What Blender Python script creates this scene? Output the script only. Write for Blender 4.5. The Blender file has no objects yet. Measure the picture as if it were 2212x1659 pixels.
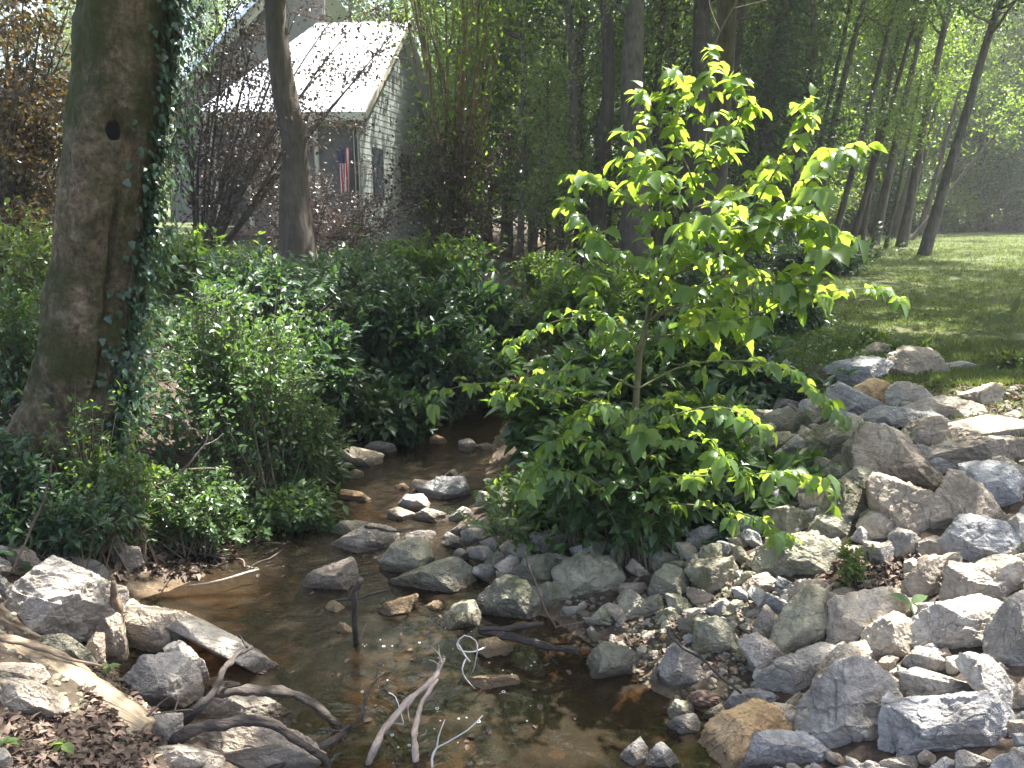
import bpy, math, random
import numpy as np
from mathutils import Vector
R = math.radians
rng = np.random.default_rng(11)
random.seed(7)
sc = bpy.context.scene
COL = sc.collection

# ------------------------------------------------------------------ camera, sky, sun, exposure
PITCH = R(13.0)
CAMZ = 1.5
cam_d = bpy.data.cameras.new('camera')
cam = bpy.data.objects.new('camera', cam_d)
COL.objects.link(cam)
cam.location = (0, 0, CAMZ)
cam.rotation_euler = (R(90) - PITCH, 0, 0)
cam_d.sensor_width = 36.0
cam_d.lens = 36.0 * 1662 / 2212
cam_d.clip_start = 0.05
cam_d.clip_end = 2000
sc.camera = cam

SUN_AZ, SUN_EL = R(52), R(63)           # azimuth measured from +Y towards +X
SUN = np.array([math.sin(SUN_AZ) * math.cos(SUN_EL), math.cos(SUN_AZ) * math.cos(SUN_EL), math.sin(SUN_EL)])
world = bpy.data.worlds.new('World')
sc.world = world
world.use_nodes = True
wn = world.node_tree
sky = wn.nodes.new('ShaderNodeTexSky')
sky.sky_type = 'NISHITA'
sky.sun_disc = False
sky.sun_elevation = SUN_EL
sky.sun_rotation = SUN_AZ
sky.dust_density = 5.0
sky.ozone_density = 0.2
sky.air_density = 0.8
bg = wn.nodes['Background']
bg.inputs['Strength'].default_value = 0.12
wn.links.new(sky.outputs[0], bg.inputs['Color'])
sun_d = bpy.data.lights.new('sun', 'SUN')
sun_d.energy = 5.0
sun_d.angle = R(0.55)
sun_d.color = (1.0, 0.97, 0.92)
sun = bpy.data.objects.new('sun', sun_d)
COL.objects.link(sun)
sun.rotation_euler = Vector(SUN).to_track_quat('Z', 'Y').to_euler()
sun.location = (10, 12, 30)
sc.view_settings.view_transform = 'Standard'
sc.view_settings.look = 'None'
sc.view_settings.exposure = 2.6
sc.view_settings.gamma = 1.0
sc.render.engine = 'CYCLES'
sc.cycles.use_denoising = True
sc.cycles.max_bounces = 8
sc.cycles.diffuse_bounces = 4
sc.cycles.glossy_bounces = 3
sc.cycles.transmission_bounces = 5
sc.cycles.transparent_max_bounces = 12
sc.cycles.sample_clamp_indirect = 6.0
sc.cycles.caustics_reflective = False
sc.cycles.caustics_refractive = False

# ------------------------------------------------------------------ camera geometry helpers
CP, SP = math.cos(PITCH), math.sin(PITCH)
CAM = np.array([0, 0, CAMZ])
AR, AU, AF = np.array([1.0, 0, 0]), np.array([0, SP, CP]), np.array([0, CP, -SP])
FPX = 1662.0
CROP = dict(A8=(2272, 1704), A7=(1500, 1704), A6=(700, 1704), A5=(0, 1704), B4=(2272, 1150), B3=(1500, 1150),
            B2=(700, 1150), B1=(0, 1150), T8=(2272, 600), T3=(1500, 0), T4=(2272, 0))

def cd(crop, p):
    """pixel of an enlarged detail -> pixel of the 2212 x 1659 frame"""
    p = np.asarray(p, float)
    if crop == 'D':
        return p
    return (np.array(CROP[crop]) + p * 0.361664) * 0.720052

def ray(x, y):
    x = np.asarray(x, float); y = np.asarray(y, float)
    u = (x - 1106) / FPX; v = (830 - y) / FPX
    return np.stack([u, CP + SP * v, -SP + CP * v], -1)

def pz(x, y, z):
    d = ray(x, y)
    return CAM + d * ((z - CAMZ) / d[..., 2])[..., None]

def py(x, y, Y):
    d = ray(x, y)
    return CAM + d * (Y / d[..., 1])[..., None]

def project(p):
    q = np.asarray(p, float) - CAM
    f = q @ AF
    f = np.where(f < 0.05, 0.05, f)
    return 1106 + FPX * (q @ AR) / f, 830 - FPX * (q @ AU) / f, q @ AF

# ------------------------------------------------------------------ noise
def _h(ix, iy, iz, s):
    with np.errstate(over='ignore'):
        n = (ix.astype(np.uint32) * np.uint32(374761393) + iy.astype(np.uint32) * np.uint32(668265263)
             + iz.astype(np.uint32) * np.uint32(2246822519) + np.uint32(s * 3266489917 & 0xffffffff))
        n = (n ^ (n >> np.uint32(13))) * np.uint32(1274126177)
        n = n ^ (n >> np.uint32(16))
    return n.astype(np.float64) / 4294967295.0

def vnoise(P, s=0):
    P = np.asarray(P, float) + 1000.0
    i = np.floor(P).astype(np.int64); f = P - i
    f = f * f * (3 - 2 * f)
    o = 0
    for dx in (0, 1):
        for dy in (0, 1):
            for dz in (0, 1):
                w = ((f[:, 0] if dx else 1 - f[:, 0]) * (f[:, 1] if dy else 1 - f[:, 1]) * (f[:, 2] if dz else 1 - f[:, 2]))
                o = o + w * _h(i[:, 0] + dx, i[:, 1] + dy, i[:, 2] + dz, s)
    return o * 2 - 1

def fbm(P, octv=4, s=0, gain=0.5):
    o, a, f = 0, 1.0, 1.0
    P = np.asarray(P, float)
    for k in range(octv):
        o = o + a * vnoise(P * f, s + k * 17); a *= gain; f *= 2.03
    return o

# ------------------------------------------------------------------ mesh helpers
class MB:
    """collects vertices and 3/4-sided faces for one mesh"""
    def __init__(s):
        s.V, s.F, s.n = [], [], 0
    def add(s, V, *Fs):
        V = np.asarray(V, float).reshape(-1, 3)
        for F in Fs:
            F = np.asarray(F, np.int64)
            if len(F):
                s.F.append(F + s.n)
        s.V.append(V); s.n += len(V)
        return s
    def build(s, name, mat, parent=None, smooth=False, attr=None):
        V = np.concatenate(s.V) if s.V else np.zeros((0, 3))
        if parent is not None:
            V = V - np.array(parent.location)
        me = bpy.data.meshes.new(name)
        me.vertices.add(len(V)); me.vertices.foreach_set('co', V.astype(np.float32).ravel())
        sizes = np.concatenate([np.full(len(F), F.shape[1]) for F in s.F]) if s.F else np.zeros(0, int)
        idx = np.concatenate([F.ravel() for F in s.F]) if s.F else np.zeros(0, int)
        me.loops.add(len(idx)); me.loops.foreach_set('vertex_index', idx.astype(np.int32))
        me.polygons.add(len(sizes))
        st = np.concatenate([[0], np.cumsum(sizes)[:-1]]) if len(sizes) else sizes
        me.polygons.foreach_set('loop_start', st.astype(np.int32))
        me.polygons.foreach_set('loop_total', sizes.astype(np.int32))
        me.polygons.foreach_set('use_smooth', np.full(len(sizes), bool(smooth)))
        if attr is not None:
            for k, a in attr.items():
                at = me.attributes.new(k, 'FLOAT', 'POINT'); at.data.foreach_set('value', np.asarray(a, np.float32))
        me.update(calc_edges=True)
        me.validate()
        if mat: me.materials.append(mat)
        o = bpy.data.objects.new(name, me); COL.objects.link(o)
        if parent is not None: o.parent = parent
        return o

def tag(o, label=None, cat=None, group=None, kind=None):
    if label: o['label'] = label
    if cat: o['category'] = cat
    if group: o['group'] = group
    if kind: o['kind'] = kind
    return o

def thing(name, label, cat, loc=(0, 0, 0), group=None):
    o = bpy.data.objects.new(name, None); COL.objects.link(o)
    o.location = [float(a) for a in loc]; o.empty_display_size = 0.1
    return tag(o, label, cat, group)

def copy_tree(o, parent=None):
    c = o.copy(); COL.objects.link(c)
    if parent is not None: c.parent = parent
    for ch in list(o.children): copy_tree(ch, c)
    return c

def smooth_path(P, rad, n=6):
    """Catmull-Rom resample of a polyline with radii"""
    P = np.asarray(P, float); rad = np.asarray(rad, float)
    Q = np.vstack([2 * P[0] - P[1], P, 2 * P[-1] - P[-2]]); out, ro = [], []
    for i in range(len(P) - 1):
        a, b, c, d = Q[i:i + 4]
        for t in np.linspace(0, 1, n, endpoint=False):
            out.append(0.5 * (2 * b + (c - a) * t + (2 * a - 5 * b + 4 * c - d) * t * t + (3 * b - a - 3 * c + d) * t ** 3))
            ro.append(rad[i] * (1 - t) + rad[i + 1] * t)
    out.append(P[-1]); ro.append(rad[-1])
    return np.array(out), np.array(ro)

def norm(v):
    return v / np.maximum(np.linalg.norm(v, axis=-1, keepdims=True), 1e-9)

def tube(mb, P, rad, ns=8, rough=0.0, seed=0, cap=True):
    P = np.asarray(P, float); rad = np.broadcast_to(np.asarray(rad, float), (len(P),))
    T = norm(np.gradient(P, axis=0))
    ref = np.array([0, 0, 1.0]) if abs(T[0][2]) < 0.9 else np.array([1.0, 0, 0])
    N = np.zeros_like(P); prev = norm(np.cross(T[0], ref))
    for i in range(len(P)):
        prev = norm(prev - T[i] * (prev @ T[i])); N[i] = prev
    B = np.cross(T, N)
    a = np.linspace(0, 2 * np.pi, ns, endpoint=False)
    ring = np.cos(a)[None, :, None] * N[:, None] + np.sin(a)[None, :, None] * B[:, None]
    r = np.repeat(rad[:, None], ns, 1)
    if rough:
        q = (P[:, None] + ring * r[..., None]).reshape(-1, 3)
        sc_ = 1.0 / max(rad.max() * 1.6, 1e-3)
        r = r * (1 + rough * fbm(q * sc_, 3, seed).reshape(r.shape))
    V = (P[:, None] + ring * r[..., None]).reshape(-1, 3)
    i = np.arange(len(P) - 1)[:, None] * ns; j = np.arange(ns)[None]; k = (j + 1) % ns
    F = np.stack([i + j, i + k, i + ns + k, i + ns + j], -1).reshape(-1, 4)
    if cap:
        n0 = len(V); V = np.vstack([V, P[0], P[-1]]); jj = np.arange(ns); kk = (jj + 1) % ns
        l = (len(P) - 1) * ns
        T3 = np.vstack([np.stack([kk, jj, np.full(ns, n0)], -1), np.stack([l + jj, l + kk, np.full(ns, n0 + 1)], -1)])
        mb.add(V, F, T3)
    else:
        mb.add(V, F)
    return mb

def box(mb, c, s, rz=0.0):
    c = np.asarray(c, float); s = np.asarray(s, float) / 2
    V = np.array([[x, y, z] for x in (-1, 1) for y in (-1, 1) for z in (-1, 1)], float) * s
    if rz:
        ca, sa = math.cos(rz), math.sin(rz)
        V = np.stack([V[:, 0] * ca - V[:, 1] * sa, V[:, 0] * sa + V[:, 1] * ca, V[:, 2]], -1)
    mb.add(V + c, [[0, 1, 3, 2], [4, 6, 7, 5], [0, 4, 5, 1], [2, 3, 7, 6], [0, 2, 6, 4], [1, 5, 7, 3]])
    return mb

def bar(mb, a, b, w, h=None, up=(0, 0, 1)):
    """rectangular bar between two points"""
    a = np.asarray(a, float); b = np.asarray(b, float); h = h or w
    t = norm(b - a); s = np.cross(t, np.asarray(up, float))
    s = norm(s) if np.linalg.norm(s) > 1e-4 else np.array([1.0, 0, 0])
    u = np.cross(s, t)
    V = [p + s * i * w / 2 + u * j * h / 2 for p in (a, b) for i, j in ((-1, -1), (1, -1), (1, 1), (-1, 1))]
    mb.add(V, [[0, 1, 2, 3], [7, 6, 5, 4], [0, 4, 5, 1], [1, 5, 6, 2], [2, 6, 7, 3], [3, 7, 4, 0]])
    return mb

def slab(mb, P, n, t):
    """polygon P extruded by t along -n"""
    P = np.asarray(P, float); n = norm(np.asarray(n, float)); k = len(P)
    V = np.vstack([P, P - n * t]); c0 = P.mean(0); V = np.vstack([V, c0, c0 - n * t])
    i = np.arange(k); j = (i + 1) % k
    mb.add(V, np.stack([i, i + k, j + k, j], -1), np.stack([i, j, np.full(k, 2 * k)], -1), np.stack([j + k, i + k, np.full(k, 2 * k + 1)], -1))
    return mb

# leaf templates: columns are side (x), along (y), lift (z); faces as quads
def lens(w=0.5, fold=0.25, droop=0.25, prof=None):
    prof = prof or [(0, .0), (.18, .62), (.42, 1.0), (.72, .66), (1, 0)]
    V, F = [], []
    for t, k in prof:
        h = k * w / 2; zz = -droop * t * t
        V += [(-h, t, zz + fold * h), (0, t, zz), (h, t, zz + fold * h)]
    for i in range(len(prof) - 1):
        a = 3 * i
        F += [(a, a + 1, a + 4, a + 3), (a + 1, a + 2, a + 5, a + 4)]
    return np.array(V, float), np.array(F)
def drop_dups(V, F):
    """merge coincident template vertices; returns quads and tris"""
    key = {}; m = []; W = []
    for v in V:
        k = tuple(np.round(v, 5))
        if k not in key: key[k] = len(W); W.append(v)
        m.append(key[k])
    Q, T = [], []
    for f in F:
        g = []
        for i in f:
            if m[i] not in g: g.append(m[i])
        (Q if len(g) == 4 else T).append(g)
    return np.array(W), np.array([q for q in Q]).reshape(-1, 4), np.array([t for t in T if len(t) == 3]).reshape(-1, 3)
LEAF = drop_dups(*lens(.52, .3, .22))
LEAF_NARROW = drop_dups(*lens(.34, .3, .25))
LEAF_BIG = drop_dups(*lens(.62, .35, .35, [(0, 0), (.08, .42), (.22, .86), (.36, .96), (.44, 1.0), (.50, .80), (.62, .86), (.68, .62), (.80, .5), (.9, .2), (1, 0)]))
LEAF_FAR = (np.array([(-.3, .45, .06), (0, 0, 0), (.3, .45, .06), (0, 1, -.12)], float), np.zeros((0, 4), int), np.array([(0, 1, 3), (1, 2, 3)]))
IVY = drop_dups(*lens(.9, .2, .2, [(0, .25), (.1, .8), (.25, 1.0), (.45, .62), (.65, .62), (.85, .25), (1, 0)]))

def leaves(mb, tpl, base, d, n, L):
    """one leaf per row: stalk point, direction along the leaf, face normal, length"""
    V0, Q, T = tpl
    d = norm(np.asarray(d, float)); x = np.cross(d, n); x = norm(x + 1e-6); n = np.cross(x, d)
    L = np.broadcast_to(np.asarray(L, float), (len(base),))[:, None, None]
    V = base[:, None] + L * (x[:, None] * V0[None, :, 0:1] + d[:, None] * V0[None, :, 1:2] + n[:, None] * V0[None, :, 2:3])
    off = np.arange(len(base))[:, None, None] * len(V0)
    mb.add(V.reshape(-1, 3), (Q[None] + off).reshape(-1, 4) if len(Q) else np.zeros((0, 4), int),
           (T[None] + off).reshape(-1, 3) if len(T) else np.zeros((0, 3), int))

def rdir(n, g=None):
    g = g or rng
    return norm(g.normal(size=(n, 3)))
# ------------------------------------------------------------------ materials
def mat(name):
    m = bpy.data.materials.new(name); m.use_nodes = True
    nt = m.node_tree; nt.nodes.clear()
    return m, nt
def nd(nt, t, **kw):
    n = nt.nodes.new(t)
    for k, v in kw.items():
        if k in n.inputs: n.inputs[k].default_value = v
        else: setattr(n, k, v)
    return n
def lk(nt, a, b): nt.links.new(a, b)
def ramp(nt, fac, stops):
    r = nt.nodes.new('ShaderNodeValToRGB'); e = r.color_ramp.elements
    while len(e) < len(stops): e.new(0.5)
    for i, (p, c) in enumerate(stops):
        e[i].position = p; e[i].color = (*c, 1) if len(c) == 3 else c
    lk(nt, fac, r.inputs[0]); return r.outputs[0]
def mixc(nt, fac, a, b, mode='MIX'):
    m = nt.nodes.new('ShaderNodeMix'); m.data_type = 'RGBA'; m.blend_type = mode
    for s, v in ((0, fac), (6, a), (7, b)):
        if hasattr(v, 'is_linked'): lk(nt, v, m.inputs[s])
        elif s == 0: m.inputs[0].default_value = v
        else: m.inputs[s].default_value = (*v, 1)
    return m.outputs[2]
def noise(nt, co, scale, detail=4, rough=0.55, dist=0.0):
    n = nd(nt, 'ShaderNodeTexNoise', Scale=scale, Detail=detail, Roughness=rough, Distortion=dist)
    lk(nt, co, n.inputs['Vector']); return n.outputs[0]
def math_(nt, op, a, b=0.5, clamp=False):
    m = nt.nodes.new('ShaderNodeMath'); m.operation = op; m.use_clamp = clamp
    for i, v in enumerate((a, b)):
        if hasattr(v, 'is_linked'): lk(nt, v, m.inputs[i])
        else: m.inputs[i].default_value = v
    return m.outputs[0]
def finish(nt, color, rough=0.8, bump=None, bstr=0.5, bdist=0.02, spec=0.4):
    o = nt.nodes.new('ShaderNodeOutputMaterial'); p = nt.nodes.new('ShaderNodeBsdfPrincipled')
    if hasattr(color, 'is_linked'): lk(nt, color, p.inputs['Base Color'])
    else: p.inputs['Base Color'].default_value = (*color, 1)
    if hasattr(rough, 'is_linked'): lk(nt, rough, p.inputs['Roughness'])
    else: p.inputs['Roughness'].default_value = rough
    p.inputs['Specular IOR Level'].default_value = spec
    if bump is not None:
        b = nd(nt, 'ShaderNodeBump', Strength=bstr, Distance=bdist); lk(nt, bump, b.inputs['Height']); lk(nt, b.outputs[0], p.inputs['Normal'])
    lk(nt, p.outputs[0], o.inputs[0]); return p

def leaf_mat(name, c1, c2, tr1, tr2, trans=0.45, rough=0.45, spec=0.5):
    """two-sided leaf: diffuse + glossy face, light passing through; every leaf its own tint"""
    m, nt = mat(name)
    g = nt.nodes.new('ShaderNodeNewGeometry')
    rnd = g.outputs['Random Per Island']
    c = ramp(nt, rnd, [(0.0, c1), (1.0, c2)]); t = ramp(nt, rnd, [(0.0, tr1), (1.0, tr2)])
    p = nt.nodes.new('ShaderNodeBsdfPrincipled'); lk(nt, c, p.inputs['Base Color'])
    p.inputs['Roughness'].default_value = rough; p.inputs['Specular IOR Level'].default_value = spec
    tl = nt.nodes.new('ShaderNodeBsdfTranslucent'); lk(nt, t, tl.inputs['Color'])
    mx = nt.nodes.new('ShaderNodeMixShader'); mx.inputs[0].default_value = trans
    lk(nt, p.outputs[0], mx.inputs[1]); lk(nt, tl.outputs[0], mx.inputs[2])
    o = nt.nodes.new('ShaderNodeOutputMaterial'); lk(nt, mx.outputs[0], o.inputs[0])
    return m
M = {}
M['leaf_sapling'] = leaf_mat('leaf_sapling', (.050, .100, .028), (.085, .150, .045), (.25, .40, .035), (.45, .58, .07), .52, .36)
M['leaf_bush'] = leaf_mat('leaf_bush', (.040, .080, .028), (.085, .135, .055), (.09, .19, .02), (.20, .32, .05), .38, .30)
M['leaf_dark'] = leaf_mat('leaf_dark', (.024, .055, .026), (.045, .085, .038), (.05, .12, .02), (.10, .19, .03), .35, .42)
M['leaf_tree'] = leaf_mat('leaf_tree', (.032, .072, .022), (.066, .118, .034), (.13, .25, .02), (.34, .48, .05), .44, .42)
M['leaf_yellow'] = leaf_mat('leaf_yellow', (.050, .095, .024), (.095, .135, .035), (.16, .27, .03), (.36, .44, .06), .42, .42)
M['leaf_purple'] = leaf_mat('leaf_purple', (.030, .025, .023), (.058, .044, .038), (.055, .036, .028), (.12, .075, .045), .3, .33)
M['leaf_copper'] = leaf_mat('leaf_copper', (.040, .034, .022), (.085, .062, .032), (.10, .075, .025), (.34, .21, .05), .36, .36)
M['leaf_ivy'] = leaf_mat('leaf_ivy', (.022, .055, .032), (.050, .090, .055), (.05, .12, .03), (.09, .18, .04), .25, .33)
M['leaf_pine'] = leaf_mat('leaf_pine', (.026, .056, .026), (.045, .080, .034), (.06, .13, .03), (.12, .20, .04), .30, .5)
M['grass'] = leaf_mat('grass', (.045, .070, .024), (.100, .118, .050), (.11, .17, .02), (.26, .32, .05), .35, .5, .3)
M['litter'] = leaf_mat('litter', (.045, .033, .026), (.20, .145, .11), (.06, .03, .02), (.14, .07, .04), .12, .8, .2)

def bark(name, dark, light, moss=None, mscale=1.6, mlow=.5, scale=14.0, stretch=.16, bstr=.8):
    m, nt = mat(name)
    tc = nt.nodes.new('ShaderNodeTexCoord')
    mp = nd(nt, 'ShaderNodeMapping'); mp.inputs['Scale'].default_value = (1, 1, stretch); lk(nt, tc.outputs['Object'], mp.inputs[0])
    n1 = noise(nt, mp.outputs[0], scale, 8, .62, .6)
    n2 = noise(nt, tc.outputs['Object'], 3.1, 6, .65)
    c = ramp(nt, n1, [(.32, dark), (.66, light)])
    c = mixc(nt, math_(nt, 'MULTIPLY', ramp(nt, n2, [(.40, (0, 0, 0)), (.7, (1, 1, 1))]), .55), c, [min(1, a * 1.55) for a in light])
    if name == 'bark_big':                                                                         # lichen flecks and dark pits
        n5 = noise(nt, tc.outputs['Object'], 34, 8, .75); n6 = noise(nt, tc.outputs['Object'], 5.5, 7, .7, .6)
        c = mixc(nt, .8, c, ramp(nt, n5, [(.34, [.25] * 3), (.5, [1.0] * 3), (.68, [1.9] * 3)]), 'MULTIPLY')
        c = mixc(nt, math_(nt, 'MULTIPLY', ramp(nt, n6, [(.55, (0, 0, 0)), (.63, (1, 1, 1))]), .7), c, (.25, .20, .145))
    if moss:
        n3 = noise(nt, tc.outputs['Object'], mscale, 7, .62)
        n4 = noise(nt, tc.outputs['Object'], 26, 4, .6)
        f = ramp(nt, math_(nt, 'ADD', n3, math_(nt, 'MULTIPLY', n4, .18)), [(mlow, (0, 0, 0)), (mlow + .16, (1, 1, 1))])
        c = mixc(nt, math_(nt, 'MULTIPLY', f, .85), c, moss)
    b = math_(nt, 'ADD', n1, math_(nt, 'MULTIPLY', n2, .4))
    finish(nt, c, .9, b, bstr, .03, .2)
    return m
M['bark_big'] = bark('bark_big', (.018, .014, .010), (.135, .100, .064), (.030, .038, .009), 2.0, .50, 17, .6, 1.0)
M['bark_dark'] = bark('bark_dark', (.030, .025, .020), (.085, .070, .058), None)
M['bark_grey'] = bark('bark_grey', (.030, .026, .022), (.11, .095, .08), None)
M['bark_brown'] = bark('bark_brown', (.07, .045, .03), (.21, .15, .105), None, scale=20)
M['stem_green'] = bark('stem_green', (.06, .055, .030), (.14, .13, .07), None, scale=40, bstr=.2)
M['twig'] = bark('twig', (.07, .052, .038), (.17, .13, .10), None, scale=40, bstr=.3)
M['dead_dark'] = bark('dead_dark', (.018, .015, .013), (.085, .072, .062), None, scale=34, stretch=.10, bstr=1.0)
M['dead_pale'] = bark('dead_pale', (.15, .11, .085), (.42, .34, .28), None, scale=38, stretch=.08, bstr=1.0)
M['dead_white'] = bark('dead_white', (.36, .33, .29), (.62, .58, .52), None, scale=40, bstr=.3)
M['log_bare'] = bark('log_bare', (.09, .065, .042), (.34, .27, .18), (.09, .10, .035), 1.5, .58, 22, .07, 1.0)
M['knot_shade'] = bark('knot_shade', (.002, .002, .002), (.006, .005, .004), None)

def rock_mat(name, c1, c2, c3, moss=None, mth=.56):
    m, nt = mat(name)
    tc = nt.nodes.new('ShaderNodeTexCoord'); oi = nt.nodes.new('ShaderNodeObjectInfo')
    ad = nt.nodes.new('ShaderNodeVectorMath'); ad.operation = 'ADD'
    cb = nt.nodes.new('ShaderNodeCombineXYZ'); rr = math_(nt, 'MULTIPLY', oi.outputs['Random'], 37.0)
    for i in range(3): lk(nt, rr, cb.inputs[i])
    lk(nt, tc.outputs['Object'], ad.inputs[0]); lk(nt, cb.outputs[0], ad.inputs[1]); co = ad.outputs[0]
    rot = nd(nt, 'ShaderNodeMapping'); lk(nt, co, rot.inputs[0])
    cr = nt.nodes.new('ShaderNodeCombineXYZ')
    for i, k in enumerate((3.0, 7.0, 5.0)): lk(nt, math_(nt, 'MULTIPLY', oi.outputs['Random'], k), cr.inputs[i])
    lk(nt, cr.outputs[0], rot.inputs['Rotation']); rot.inputs['Scale'].default_value = (1, 1, 3.2)
    big = noise(nt, co, 3.5, 6, .6, .4); grain = noise(nt, rot.outputs[0], 5.5, 8, .68, .8)
    fine = noise(nt, co, 60, 5, .7); sp = noise(nt, co, 22, 6, .7)
    c = ramp(nt, big, [(.3, c1), (.55, c2), (.78, c3)])
    c = mixc(nt, .48, c, ramp(nt, grain, [(.28, [.30] * 3), (.50, [.9] * 3), (.74, [1.35] * 3)]), 'MULTIPLY')
    c = mixc(nt, .5, c, ramp(nt, sp, [(.32, [.45] * 3), (.52, [1.0] * 3), (.72, [1.3] * 3)]), 'MULTIPLY')
    v = math_(nt, 'ADD', math_(nt, 'MULTIPLY', oi.outputs['Random'], .5), .75)
    hs = nd(nt, 'ShaderNodeHueSaturation'); lk(nt, v, hs.inputs['Value']); lk(nt, c, hs.inputs['Color']); c = hs.outputs[0]
    dirt = ramp(nt, noise(nt, co, 2.1, 7, .68, .5), [(.50, (0, 0, 0)), (.66, (1, 1, 1))])
    c = mixc(nt, math_(nt, 'MULTIPLY', dirt, .45), c, (.17, .125, .085))                              # silt and rust stains
    vor = nd(nt, 'ShaderNodeTexVoronoi', Scale=3.2); vor.feature = 'DISTANCE_TO_EDGE'
    wv = nt.nodes.new('ShaderNodeVectorMath'); wv.operation = 'ADD'
    nz = nd(nt, 'ShaderNodeTexNoise', Scale=5.0, Detail=5.0); lk(nt, co, nz.inputs['Vector'])
    sv = nt.nodes.new('ShaderNodeVectorMath'); sv.operation = 'SCALE'; sv.inputs['Scale'].default_value = .35
    lk(nt, nz.outputs[1], sv.inputs[0]); lk(nt, co, wv.inputs[0]); lk(nt, sv.outputs[0], wv.inputs[1]); lk(nt, wv.outputs[0], vor.inputs['Vector'])
    crack = ramp(nt, vor.outputs['Distance'], [(.0, (0, 0, 0)), (.012, (1, 1, 1))])
    ck = math_(nt, 'MAXIMUM', crack, ramp(nt, big, [(.42, (1, 1, 1)), (.5, (0, 0, 0))]))
    c = mixc(nt, .22, c, ck, 'MULTIPLY')
    if moss:
        mo = noise(nt, co, 4.2, 8, .7)
        c = mixc(nt, math_(nt, 'MULTIPLY', ramp(nt, mo, [(mth, (0, 0, 0)), (mth + .12, (1, 1, 1))]), .7), c, moss)
    gp_ = nt.nodes.new('ShaderNodeNewGeometry'); sx_ = nt.nodes.new('ShaderNodeSeparateXYZ'); lk(nt, gp_.outputs['Position'], sx_.inputs[0])
    zz_ = math_(nt, 'ADD', sx_.outputs['Z'], math_(nt, 'MULTIPLY', big, -.10))
    wet = nt.nodes.new('ShaderNodeMapRange'); lk(nt, zz_, wet.inputs[0]); wet.inputs[1].default_value = -.815; wet.inputs[2].default_value = -.775; wet.inputs[3].default_value = 1; wet.inputs[4].default_value = 0
    c = mixc(nt, math_(nt, 'MULTIPLY', wet.outputs[0], .72), c, (.075, .058, .040))               # water stain along the pool
    b = math_(nt, 'ADD', math_(nt, 'ADD', math_(nt, 'MULTIPLY', grain, .5), math_(nt, 'MULTIPLY', fine, .25)), math_(nt, 'ADD', math_(nt, 'MULTIPLY', sp, .6), math_(nt, 'MULTIPLY', ck, .12)))
    finish(nt, c, .85, b, 1.0, .05, .3)
    return m
M['g'] = rock_mat('rock_grey', (0.277, 0.251, 0.213), (0.416, 0.380, 0.330), (0.555, 0.503, 0.433))
M['t'] = rock_mat('rock_tan', (0.303, 0.246, 0.183), (0.454, 0.380, 0.293), (0.555, 0.491, 0.402))
M['o'] = rock_mat('rock_ochre', (0.338, 0.211, 0.103), (0.546, 0.372, 0.194), (0.598, 0.471, 0.308))
M['m'] = rock_mat('rock_mossy', (0.195, 0.186, 0.137), (0.312, 0.291, 0.211), (0.416, 0.372, 0.262), (.085, .095, .040), .50)
M['b'] = rock_mat('rock_bluish', (0.265, 0.257, 0.244), (0.391, 0.380, 0.360), (0.517, 0.497, 0.463))
M['c'] = rock_mat('rock_crumbly', (0.265, 0.240, 0.195), (0.416, 0.368, 0.305), (0.530, 0.466, 0.378), (.12, .11, .075), .60)

def ground_mat():
    m, nt = mat('ground_soil')
    tc = nt.nodes.new('ShaderNodeTexCoord'); co = tc.outputs['Object']
    n1 = noise(nt, co, 1.3, 8, .65); n2 = noise(nt, co, 14, 8, .7); n3 = noise(nt, co, 70, 4, .7)
    soil = ramp(nt, n2, [(.3, (.028, .021, .016)), (.55, (.072, .054, .040)), (.75, (.15, .118, .09))])
    turf = ramp(nt, n2, [(.3, (.035, .045, .016)), (.6, (.075, .098, .032)), (.8, (.13, .13, .06))])
    turf = mixc(nt, math_(nt, 'MULTIPLY', ramp(nt, n1, [(.5, (0, 0, 0)), (.68, (1, 1, 1))]), .45), turf, (.14, .11, .065))
    at = nd(nt, 'ShaderNodeAttribute', attribute_name='grassy')
    f = math_(nt, 'ADD', at.outputs['Fac'], math_(nt, 'MULTIPLY', math_(nt, 'SUBTRACT', n1, .5), .9), True)
    c = mixc(nt, f, soil, turf)
    ab = nd(nt, 'ShaderNodeAttribute', attribute_name='bed')
    bed = ramp(nt, n2, [(.3, (.06, .043, .028)), (.55, (.15, .105, .062)), (.75, (.30, .21, .12))])
    c = mixc(nt, ab.outputs['Fac'], c, bed)
    finish(nt, c, .95, math_(nt, 'ADD', n2, math_(nt, 'MULTIPLY', n3, .4)), .8, .04, .2)
    return m
M['ground'] = ground_mat()

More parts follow.
